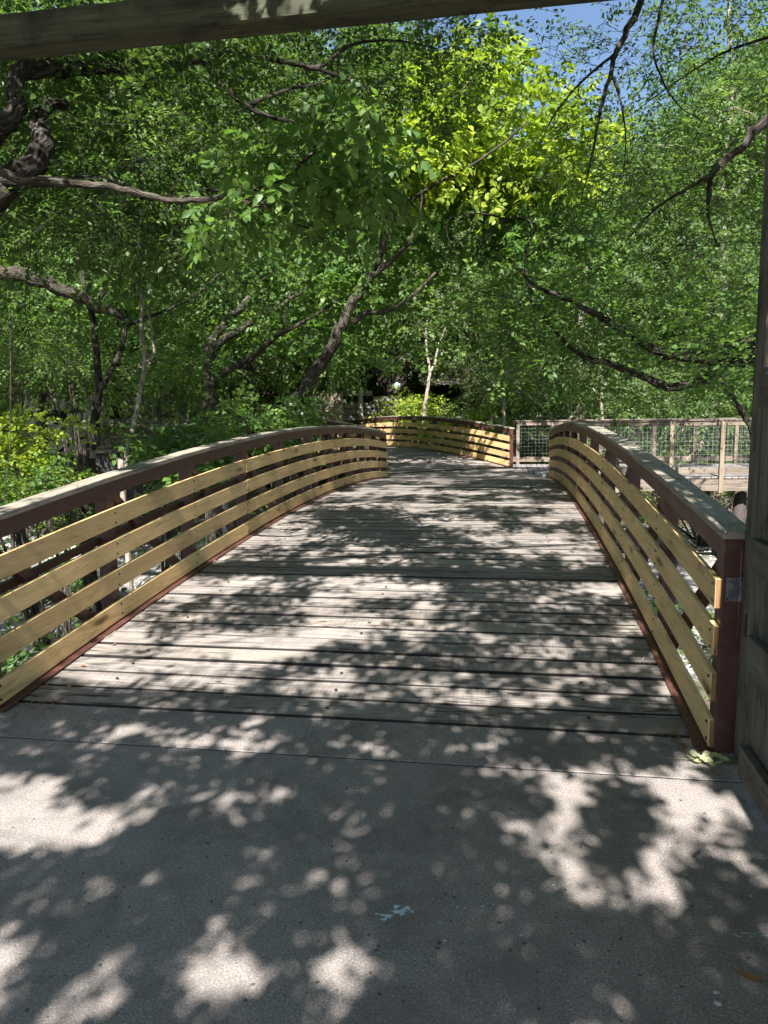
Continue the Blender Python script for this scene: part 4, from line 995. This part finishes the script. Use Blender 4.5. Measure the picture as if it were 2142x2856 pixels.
# dark open shelter with sheet roof behind the second bridge
d = 34.4; r = local_root('open_shelter', 'long dark open shelter under a pale sheet metal roof behind the trees', 'shelter', 1500, d, 0.0, 0.0)
ze = zat(1072, d, 1400); zg = -.5
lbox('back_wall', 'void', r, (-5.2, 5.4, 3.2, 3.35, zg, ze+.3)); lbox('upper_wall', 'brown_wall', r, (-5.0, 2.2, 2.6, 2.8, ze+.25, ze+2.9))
for x in (-5.1, -2.6, -.1, 2.5, 5.2): lbox('post', 'fence', r, (x-.09, x+.09, -.09, .09, zg-1, ze-.02))
for k in range(22):
    x0 = -5.4+k*.5; m = MB(); m.add([(x0, -.5, ze), (x0+.485, -.5, ze), (x0+.485, 3.2, ze+.75), (x0, 3.2, ze+.75), (x0, -.5, ze+.02), (x0+.485, -.5, ze+.02), (x0+.485, 3.2, ze+.77), (x0, 3.2, ze+.77)], BOXF); part('roof_sheet', m, 'roofmetal' if -.3 < x0 < 1.6 else 'fence', r)
lbox('counter', 'fence', r, (-4.8, 4.9, .3, .5, zat(1160, d, 1400)-.1, zat(1160, d, 1400)))
# path lamp
d = 31; p = at(1108, 1150, d); r = empty('path_lamp', (p[0], p[1], gz(p[0], p[1]))); tag(r, 'small path lamp with a pale funnel shade in front of the many-stemmed tree', 'lamp')
zl = zat(1078, d, 1108)-gz(p[0], p[1]); m = MB(); m.tube([(0, 0, -.3), (0, 0, zl-.25)], [.045, .04], 8); part('lamp_post', m, 'screw', r)
m = MB(); m.tube([(0, 0, zl-.24), (0, 0, zl-.1), (0, 0, zl+.18)], [.05, .09, .20], 12); part('lamp_shade', m, 'lampglass', r, 0, True); m = MB(); m.tube([(0, 0, zl+.181), (0, 0, zl+.24)], [.22, .05], 12); part('lamp_cap', m, 'screw', r, 0, True)
# boulders and creek stones
def rock_mesh(k):
    bm = bmesh.new(); bmesh.ops.create_icosphere(bm, subdivisions=2, radius=1); r = np.random.default_rng(k); ph = r.uniform(0, 6, 6)
    for v in bm.verts:
        c = v.co; s_ = 1+.22*math.sin(3*c.x+ph[0])*math.sin(2.5*c.y+ph[1])+.15*math.sin(5*c.z+ph[2]+2*c.x)+r.uniform(-.06, .06); v.co = Vector((c.x*s_, c.y*s_*.85, c.z*s_*.55))
    me = bpy.data.meshes.new('boulder'); bm.to_mesh(me); bm.free(); me.materials.append(MAT['rock']); return me
RM = [rock_mesh(k) for k in range(5)]
for i in range(90):
    if i < 45: x = -rng.uniform(3.4, 15); y = rng.uniform(6.5, 20)
    else: x = rng.uniform(1.6, 9); y = rng.uniform(6.5, 24)
    s_ = rng.uniform(.06, .30); o = link('boulder', RM[i % 5], None, None, (x, y, gz(x, y)+.15*s_)); o.scale = (s_, s_*rng.uniform(.7, 1.2), s_*rng.uniform(.7, 1.1)); o.rotation_euler = (0, 0, rng.uniform(0, 6))
    tag(o, 'pale limestone boulder lying on the creek bed', 'rock', 'boulders on the creek bed')
p = at(592, 1212, 19.5); o = link('boulder', RM[2], None, None, (p[0], p[1], p[2])); o.scale = (.33, .35, .62)
tag(o, 'upright white sunlit boulder seen above the left handrail', 'rock'); o.location[2] = gz(p[0], p[1])+.2; hgt = p[2]-o.location[2]+.3; o.scale = (.36, .4, max(.6, hgt*1.7))
# undergrowth deep in the wood, one bush copied
ub = None
for i in range(30):
    x = -420+i*96+rng.uniform(-30, 30); d = rng.uniform(37, 46); p = at(x, 1150, d); z = gz(p[0], p[1])
    if ub is None:
        t = Tree('undergrowth_bush', 'x', 'shrub', (p[0], p[1], z), 'undergrowth deep in the wood', 'bark_dark')
        C0 = np.array([p[0], p[1], z])+np.stack([rng.normal(0, 1.1, 60), rng.normal(0, 1.1, 60), rng.uniform(.2, 3.6, 60)], 1)
        for k in range(6): t.limb([(p[0], p[1], z-.1), tuple((np.array([p[0], p[1], z])+C0[k])/2+[0, 0, .3]), tuple(C0[k])], .05, .012, 3, 5, 'stem', attach=.3)
        t.crown(C0, 'leaf_oak', 13, .6, twig_r=.01, ll=.15, sl=.5, width=.6); ub = r = t.done()
    else:
        r = ub.copy(); COL.objects.link(r); r.location = (p[0], p[1], z-.05); r.rotation_euler = (0, 0, i*1.3); k = rng.uniform(.8, 1.25); r.scale = (k*1.1, k*1.1, k)
        for ch in list(ub.children): c = ch.copy(); COL.objects.link(c); c.parent = r
    r['label'] = 'dark undergrowth bush deep in the wood behind the fences'
# hanging vines
for lab, q, d in (('long vine hanging before the forked sapling', [(372, 420), (374, 560), (380, 700), (376, 860), (384, 940)], 8.6), ('thin vine hanging at the left edge above the yellow-green bush', [(28, 880), (30, 1100), (24, 1250), (12, 1420)], 9.5), ('pale twisted vine hanging below the oak limb', [(560, 380), (470, 560), (480, 640), (455, 760)], 7.4), ('vine dangling from the oak limb beside the large leaves', [(380, 300), (385, 480), (382, 640), (388, 800)], 7.6), ('thin vine looping beside the broken limb', [(85, 700), (70, 860), (90, 1010), (60, 1160)], 10.5)):
    P = smooth_path([at(x+rng.uniform(-4, 4), y, d) for x, y in q], 6); m = MB(); m.tube(P, np.linspace(.009, .004, len(P)), 5); tag(part('vine', m, 'bark_mid', None, 0, True), lab, 'vine')
# loose gravel of the creek bed
n = 9000; gx = np.where(rng.random(n) < .6, -rng.uniform(3.2, 16, n), rng.uniform(1.3, 10, n)); gy = rng.uniform(6.2, 22, n); gzv = ground_h(gx, gy)
sz = rng.uniform(.02, .07, n); oct_ = np.array([[1, 0, 0], [-1, 0, 0], [0, 1, 0], [0, -1, 0], [0, 0, .6], [0, 0, -.6]]); ot = np.array([[0, 2, 4], [2, 1, 4], [1, 3, 4], [3, 0, 4]])
ra = rng.uniform(0, 6.28, n); ca, sa = np.cos(ra), np.sin(ra); o3 = oct_[None]*sz[:, None, None]*rng.uniform(.6, 1.3, (n, 1, 3)); Vx = o3[..., 0]*ca[:, None]-o3[..., 1]*sa[:, None]; Vy = o3[..., 0]*sa[:, None]+o3[..., 1]*ca[:, None]
V = np.stack([Vx+gx[:, None], Vy+gy[:, None], o3[..., 2]+gzv[:, None]+.01], -1).reshape(-1, 3); T = (ot[None]+(np.arange(n)*6)[:, None, None]).reshape(-1, 3)
tag(link('gravel', fast_mesh('gravel', V, T), 'rock'), 'loose pale gravel scattered over the creek bed', 'gravel', None, 'stuff')
# ground cover on the banks
n = 5200; gx = rng.uniform(-18, 14, n); gy = np.where(rng.random(n) < .35, rng.uniform(4.2, 8, n), rng.uniform(18, 34, n)); ok = ~((gx > -3.4) & (gx < 1.6) & (gy < 18.5)) & ~((gx > -1) & (gy > 17) & (gy < 22.5)); gx, gy = gx[ok], gy[ok]
P = np.stack([gx, gy, ground_h(gx, gy)+rng.uniform(.02, .25, len(gx))], 1); V, T, rr = spray_leaves(P, nrm(rng.normal(0, 1, (len(P), 3))+[0, 0, .8]), K=9, sl=.3, ll=.085, width=.6)
tag(link('ground_cover', fast_mesh('ground_cover', V, T, rr), 'leaf_big'), 'low leafy ground cover on the creek banks', 'ground cover', None, 'stuff')

# ------------------------------------------------------------------ unseen trees over the path and bridge, crowns shaped to throw the dappled shade
LIT = [(-2.05, 3.42, .26, .12), (-1.33, 3.38, .34, .14), (-.75, 3.42, .25, .09), (-.25, 3.45, .22, .09), (-1.75, 2.55, .42, .24), (-2.25, 2.82, .50, .15), (-1.25, 2.85, .22, .10),
       (.28, 2.98, .20, .15), (.22, 2.52, .13, .16), (.05, 3.25, .20, .10), (.78, 3.05, .24, .32), (.90, 3.44, .18, .16), (.62, 2.72, .18, .12), (.86, 2.62, .12, .12), (.45, 3.25, .24, .14), (.02, 2.85, .10, .09), (.50, 2.48, .10, .08), (-2.1, 2.5, .5, .22), (-.74, 1.92, .17, .22), (-.50, 1.88, .09, .14), (-1.50, 1.86, .24, .20), (-1.15, 1.70, .13, .14), (-.95, 2.12, .07, .08)]
_ph = rng.uniform(0, 6.28, (40, 2)); _k = rng.normal(0, 1, (40, 2))
def fnoise(x, y, s, i0):
    v = 0
    for i in range(i0, i0+10): v = v+np.sin((x*_k[i, 0]+y*_k[i, 1]*.75)*s+_ph[i, 0])
    return v/math.sqrt(5)
def lit_mask(x, y):
    far = sstep(7.5, 11, y)
    base = sstep(.05, .95, .62*fnoise(x, y, 1.9, 0)+.62*fnoise(x, y, 4.6, 10)+.5*fnoise(x, y, 11.0, 20)+.30+.28*far)*.97
    near = np.zeros_like(x)
    for cx, cy, a, b in LIT: near = np.maximum(near, np.exp(-((x-cx)/(a*.98))**2-((y-cy)/(b*.98))**2))
    near = sstep(.26, .60, near+.17*fnoise(x, y, 12, 20))
    k = sstep(3.55, 4.1, y)
    return near*(1-k)+base*k
def shade_points(n, x0, x1, y0, y1, dh0=.15, dh1=1.9, hfix=None, mask=lit_mask):
    "leaf sprays hung where they shade the ground points between x0..x1, y0..y1"
    x = rng.uniform(x0, x1, n); y = rng.uniform(y0, y1, n); keep = rng.random(n) > mask(x, y)
    x, y = x[keep], y[keep]; hm = np.maximum(3.7, (1.65+.56*y)/1.51)
    h = hm+rng.uniform(dh0, dh1, len(x)) if hfix is None else rng.uniform(*hfix, len(x))
    z0 = np.where((y > 3.7) & (y < 17.5), B1.z(np.clip(y-Y0, 0, 14)), 0.0)
    return np.stack([x+SUN[0]/SUN[2]*h, y+SUN[1]/SUN[2]*h, z0+h], 1)
def wood_mask(x, y): return sstep(.1, .7, .9*fnoise(x, y, 1.0, 5)+.5*fnoise(x, y, 2.8, 15)+.25)
def shade_tree(name, label, base, limbs, pts, mat='leaf_oak', ll=.085, K=7):
    t = Tree(name, label, 'tree', base, 'unseen shade trees over the path', 'bark_dark'); base = np.array(base, float)
    for j, (q, r0, r1) in enumerate(limbs): t.limb([base if j == 0 and i == 0 else np.array(v, float) for i, v in enumerate(q)], r0, r1, 5, 8, attach=.3)
    C = pts[rng.integers(0, len(pts), 40)]
    NP = [n_[0] for n_ in t.nodes]
    for c in C:
        a = NP[int(np.argmin([np.linalg.norm(q-c) for q in NP]))]; m_ = (a+c)/2+[0, 0, .2]; t.tw.tube(np.array([a, m_, c])-t.base, [.014, .009, .004], 4)
    D = nrm(rng.normal(0, 1, (len(pts), 3))*np.array([1, 1, .35]))
    V, T, r = spray_leaves(pts-D*.12, D, K=K, sl=.22, ll=ll, width=.66, droop=.1, hang=.1, flat=.35, shape='ov')
    o = link('crown', fast_mesh('crown', V-t.base, T, r), mat, t.root); o['kind'] = 'stuff'; t.done()
nearpts = shade_points(7000, -3.6, 1.6, .9, 4.0, .0, 1.3)
bxs = rng.uniform(-3.0, 1.4, 900); bxs = bxs[((bxs < -1.25) | (bxs > -.62)) & (rng.random(900) < .85)]; tt = rng.uniform(1.2, 3.2, len(bxs))
nearpts = np.concatenate([nearpts, np.stack([bxs, np.full(len(bxs), 3.40), rng.uniform(3.3, 3.56, len(bxs))], 1)+SUN[None]*tt[:, None]])  # extra sprays added up the sun ray to shade the beam
shade_tree('path_tree', 'unseen tree rooted behind the viewpoint, crown shaped to shade the concrete path and the beam', (-3.6, -4.5, -.3), [([0, (-3.4, -4.6, 2), (-2.6, -4.8, 3.4), (-1.0, -5.0, 4.2), (.8, -5.0, 4.5)], .22, .03), ([(-3.0, -4.7, 3.0), (-4.2, -3.0, 3.8), (-4.6, -1.4, 4.4)], .08, .02)], nearpts, ll=.07)
midpts = shade_points(9500, -4.2, 2.6, 3.8, 11)
shade_tree('bridge_tree', 'unseen tall tree left of the path, crown shaped to dapple the near half of the bridge', (-6.2, -.5, -.4), [([0, (-6.0, -.4, 2.4), (-5.2, .2, 4.4), (-3.4, 1.0, 5.6), (-.6, 1.6, 6.2), (1.4, 2.0, 6.4)], .22, .02), ([(-5.4, .1, 4.2), (-3.8, 2.4, 6.0), (-1.6, 4.2, 7.0)], .14, .03)], midpts, ll=.075)
farpts = shade_points(9500, -4.2, 2.8, 11, 19.5)
shade_tree('bridge_tree', 'unseen tall tree right of the bridge, high crown shaped to dapple its far half', (5.6, 6.4, -1.6), [([0, (5.4, 6.3, 3), (4.4, 6.2, 5.6), (2.6, 6.4, 7.4), (-.4, 7.0, 8.2), (-2.6, 7.4, 8.4)], .22, .02), ([(4.6, 6.2, 5.4), (2.0, 8.8, 8.4), (-.6, 9.8, 8.8)], .14, .03)], farpts, ll=.085)
sidepts = np.concatenate([shade_points(9500, -14, -4.2, 6, 20, mask=wood_mask), shade_points(4200, 2.8, 9, 7, 20, mask=wood_mask)])
shade_tree('bank_tree', 'unseen tall tree left of the bridge, crown shaped to shade the creek bank', (-9.5, 3.2, -.6), [([0, (-9.4, 3.3, 3), (-9.0, 4.0, 6), (-8.2, 5.4, 7.6)], .3, .06), ([(-9.1, 3.8, 5), (-11, 5, 7), (-12, 7, 7.6)], .13, .04)], sidepts, ll=.10)
deep = np.concatenate([shade_points(5000, -15, -5.5, 19, 27.5, hfix=(10.8, 12.8), mask=wood_mask), shade_points(1300, -5.5, 4, 19, 20.8, hfix=(10.8, 12.8), mask=wood_mask), shade_points(2200, 4, 10, 20, 27, hfix=(10.8, 12.8), mask=wood_mask)])  # high sprays added out of view to darken the middle trees
shade_tree('shade_canopy', 'unseen very tall tree added left of the bridge, high crown shaped to shade the trees by the second bridge', (-11.5, 8.0, -1.2), [([0, (-11.4, 8.1, 5), (-10.4, 9.0, 9), (-7.6, 10.6, 11.4), (-3.6, 12, 12)], .36, .06), ([(-10.8, 8.7, 8), (-12.6, 11, 11.2), (-13, 13, 11.6)], .15, .04), ([(-8, 10.4, 11.2), (-2, 11, 11.6), (4, 11.5, 12)], .12, .03)], deep, ll=.12)

# ------------------------------------------------------------------ litter on the concrete
def flat_leaf(name, label, cat, x, y, L, W, rot, mat, curl=.15, z=.004, group=None):
    rows = [(0, .02), (.15, .5), (.35, .9), (.55, 1.0), (.75, .7), (.9, .3), (1, .02)]; v = []; f = []
    for t, wd in rows:
        zz = curl*L*(t-.5)**2*1.6; v += [((t-.5)*L, -wd*W/2, zz+curl*wd*W*.5), ((t-.5)*L, 0, zz+.001), ((t-.5)*L, wd*W/2, zz+curl*wd*W*.5)]
    for i in range(len(rows)-1): a = i*3; f += [(a, a+1, a+4, a+3), (a+1, a+2, a+5, a+4)]
    me = pydata(name, v, f, True); at_ = me.attributes.new('rnd', 'FLOAT', 'POINT'); at_.data.foreach_set('value', np.full(len(v), rng.uniform(.2, .9), np.float32))
    o = link(name, me, mat, None, (x, y, z)); o.rotation_euler = (rng.uniform(-.1, .1), rng.uniform(-.08, .08), rot); tag(o, label, cat, group); return o
q = on_z(2092, 2728, 0); flat_leaf('fallen_leaf', 'long brown dry leaf lying on the concrete near the gate', 'leaf', q[0], q[1], .085, .026, -.35, 'leaf_brown', .2)
q = on_z(1911, 2442, 0); flat_leaf('fallen_leaf', 'single pale green fallen leaf on the shaded concrete', 'leaf', q[0], q[1], .022, .016, .3, 'leaf_fallen')
q = on_z(2093, 2503, 0); flat_leaf('fallen_leaf', 'small yellow fallen leaf at the right edge of the concrete', 'leaf', q[0], q[1], .014, .010, 1.1, 'leaf_fallen')
q = on_z(1935, 2154, 0); flat_leaf('fallen_leaf', 'tiny yellow leaf scrap below the wilted leaf bunch', 'leaf', q[0], q[1], .018, .010, .4, 'leaf_fallen')
# wilted bunch
q = on_z(1968, 2125, 0); root = empty('leaf_bunch', (q[0], q[1], 0)); tag(root, 'crumpled bunch of wilted pale green leaves at the foot of the red end post', 'leaves')
for i in range(22):
    a = rng.uniform(0, 6.28); rr = .07*math.sqrt(rng.uniform(0, 1)); o = flat_leaf('wilted_leaf', '', '', rr*math.cos(a)*1.3, rr*math.sin(a)*.8, rng.uniform(.04, .065), rng.uniform(.025, .04), rng.uniform(0, 6.28), 'leaf_fallen', rng.uniform(.2, .6), .01+.035*rng.random()*(1-rr/.07))
    for k in ('label', 'category'): del o[k]
    o.parent = root; o.rotation_euler[0] += rng.uniform(-.5, .5)
m = MB(); m.tube([(-.045, .002, .008), (-.10, .006, .006), (-.165, .012, .004)], [.0022, .002, .0016], 5); part('stalk', m, 'deadwood', root)
# pale paint splash and drips, 2 mm above the slab
def blot(cx, cy, rx, ry, n, seed, z=.003):
    r = np.random.default_rng(seed); a = np.linspace(0, 2*np.pi, n, endpoint=False); rad = 1+.28*np.sin(3*a+r.uniform(0, 6))+.2*np.sin(7*a+r.uniform(0, 6))+r.uniform(-.18, .18, n)
    v = [(cx+math.cos(t)*rx*k, cy+math.sin(t)*ry*k, z) for t, k in zip(a, rad)]
    return v+[(cx, cy, z+.0006)], [(i, (i+1) % n, n) for i in range(n)]
q = on_z(1105, 2545, 0); root = MB()
for i, (px, py, a, b) in enumerate([(1115, 2545, .024, .013), (1080, 2556, .020, .009), (1135, 2535, .012, .010), (1105, 2531, .009, .010), (1052, 2551, .008, .004), (1070, 2566, .012, .005), (1150, 2545, .007, .005), (1275, 2531, .004, .003), (1297, 2534, .004, .003), (1346, 2530, .005, .003), (1362, 2524, .004, .003), (1452, 2611, .004, .003), (1376, 2525, .003, .002)]):
    p_ = on_z(px, py, 0); root.add(*blot(p_[0], p_[1], a, b, 22, 50+i, .0022+.0001*i))
struct(part('paint_splash', root, 'paint', None)); 
root = MB()
for i in range(9):
    p_ = on_z(2050+i*11, 2608+6*math.sin(i*1.9), 0); root.add(*blot(p_[0], p_[1], .007, .002, 14, 90+i, .0022+.0001*i))
struct(part('paint_scuff', root, 'paint', None))
# pebbles and grit
for i, (px, py, s_) in enumerate([(1998, 2770, .008), (2002, 2803, .011), (1868, 2360, .004), (1545, 2470, .006), (990, 2360, .004), (2070, 2180, .006), (1240, 2625, .006), (700, 2290, .004)]):
    p_ = on_z(px, py, 0); o = link('pebble', RM[i % 5], None, None, (p_[0], p_[1], s_*.4)); o.scale = (s_, s_*.8, s_*.8); tag(o, 'small pebble lying on the concrete path', 'pebble', 'pebbles on the concrete')
n = 420; gx = rng.uniform(-3, 1.0, n); gy = np.where(rng.random(n) < .5, rng.uniform(3.25, 3.75, n), rng.uniform(1.2, 3.6, n)); sz = rng.uniform(.001, .0035, n)
o3 = oct_[None]*sz[:, None, None]*rng.uniform(.5, 1.4, (n, 1, 3)); V = np.stack([o3[..., 0]+gx[:, None], o3[..., 1]+gy[:, None], o3[..., 2]+.001], -1).reshape(-1, 3); T = (ot[None]+(np.arange(n)*6)[:, None, None]).reshape(-1, 3)
tag(link('grit', fast_mesh('grit', V, T), 'deadwood'), 'fine grit and crumbs scattered on the concrete', 'grit', None, 'stuff')
# twiggy litter in the corners by the railing ends
for lab, cx, cy, n in (('dry leaf litter gathered at the end of the left railing', -2.60, 3.72, 50), ('dry leaf litter gathered at the end of the right railing', .86, 3.66, 60), ('dark leaf litter under the gate by the red post', 1.12, 3.45, 80)):
    P = np.stack([cx+rng.normal(0, .06, n), cy+rng.normal(0, .08, n), rng.uniform(.004, .02, n)], 1); V, T, nv = leaves_arr(P, rng.normal(0, 1, (n, 3))*[1, 1, .15], np.array([0, 0, 1.0])+rng.normal(0, .3, (n, 3)), rng.uniform(.012, .04, n), .4, 'dia')
    tag(link('leaf_litter', fast_mesh('leaf_litter', V, T, rng.uniform(0, 1, n).repeat(nv)), 'leaf_brown'), lab, 'leaf litter', None, 'stuff')

FL = [flat_leaf('fallen_leaf', 'dry leaf fallen on the bridge deck', 'leaf', 0, 0, .05, .024, 0, m_, .25, 0, 'fallen leaves on the deck') for m_ in ('leaf_brown', 'leaf_fallen', 'leaf_brown')]
for i in range(46):
    y_ = Y0+.3+13.2*rng.random()**1.3; e = rng.random(); x_ = XL+.06+abs(rng.normal(0, .12)) if e < .45 else (XR-.06-abs(rng.normal(0, .12)) if e < .85 else rng.uniform(-2.4, .7))
    o = FL[i] if i < 3 else FL[i % 3].copy()
    if i >= 3: COL.objects.link(o)
    k = rng.uniform(.45, 1.0); o.location = (x_, y_, B1.z(y_-Y0)+.004); o.scale = (k, k, k); o.rotation_euler = (rng.uniform(-.2, .2), rng.uniform(-.15, .15), rng.uniform(0, 6.28))
for i in range(9):
    y_ = Y0+.2+rng.random()*6; x_ = rng.choice([XL+.10, XR-.12])+rng.normal(0, .05); a = rng.uniform(0, 3.14); L = rng.uniform(.05, .16); m = MB(); d_ = np.array([math.cos(a), math.sin(a), 0])*L
    z_ = B1.z(y_-Y0)+.006; m.tube([(x_, y_, z_), np.array([x_, y_, z_+.004])+d_*.5+[.006, .004, 0], np.array([x_, y_, B1.z(y_+d_[1]-Y0)+.005])+d_], [.0025, .002, .0012], 4)
    tag(part('twig', m, 'deadwood', None), 'thin dry twig lying on the bridge deck', 'twig', 'twigs on the deck')
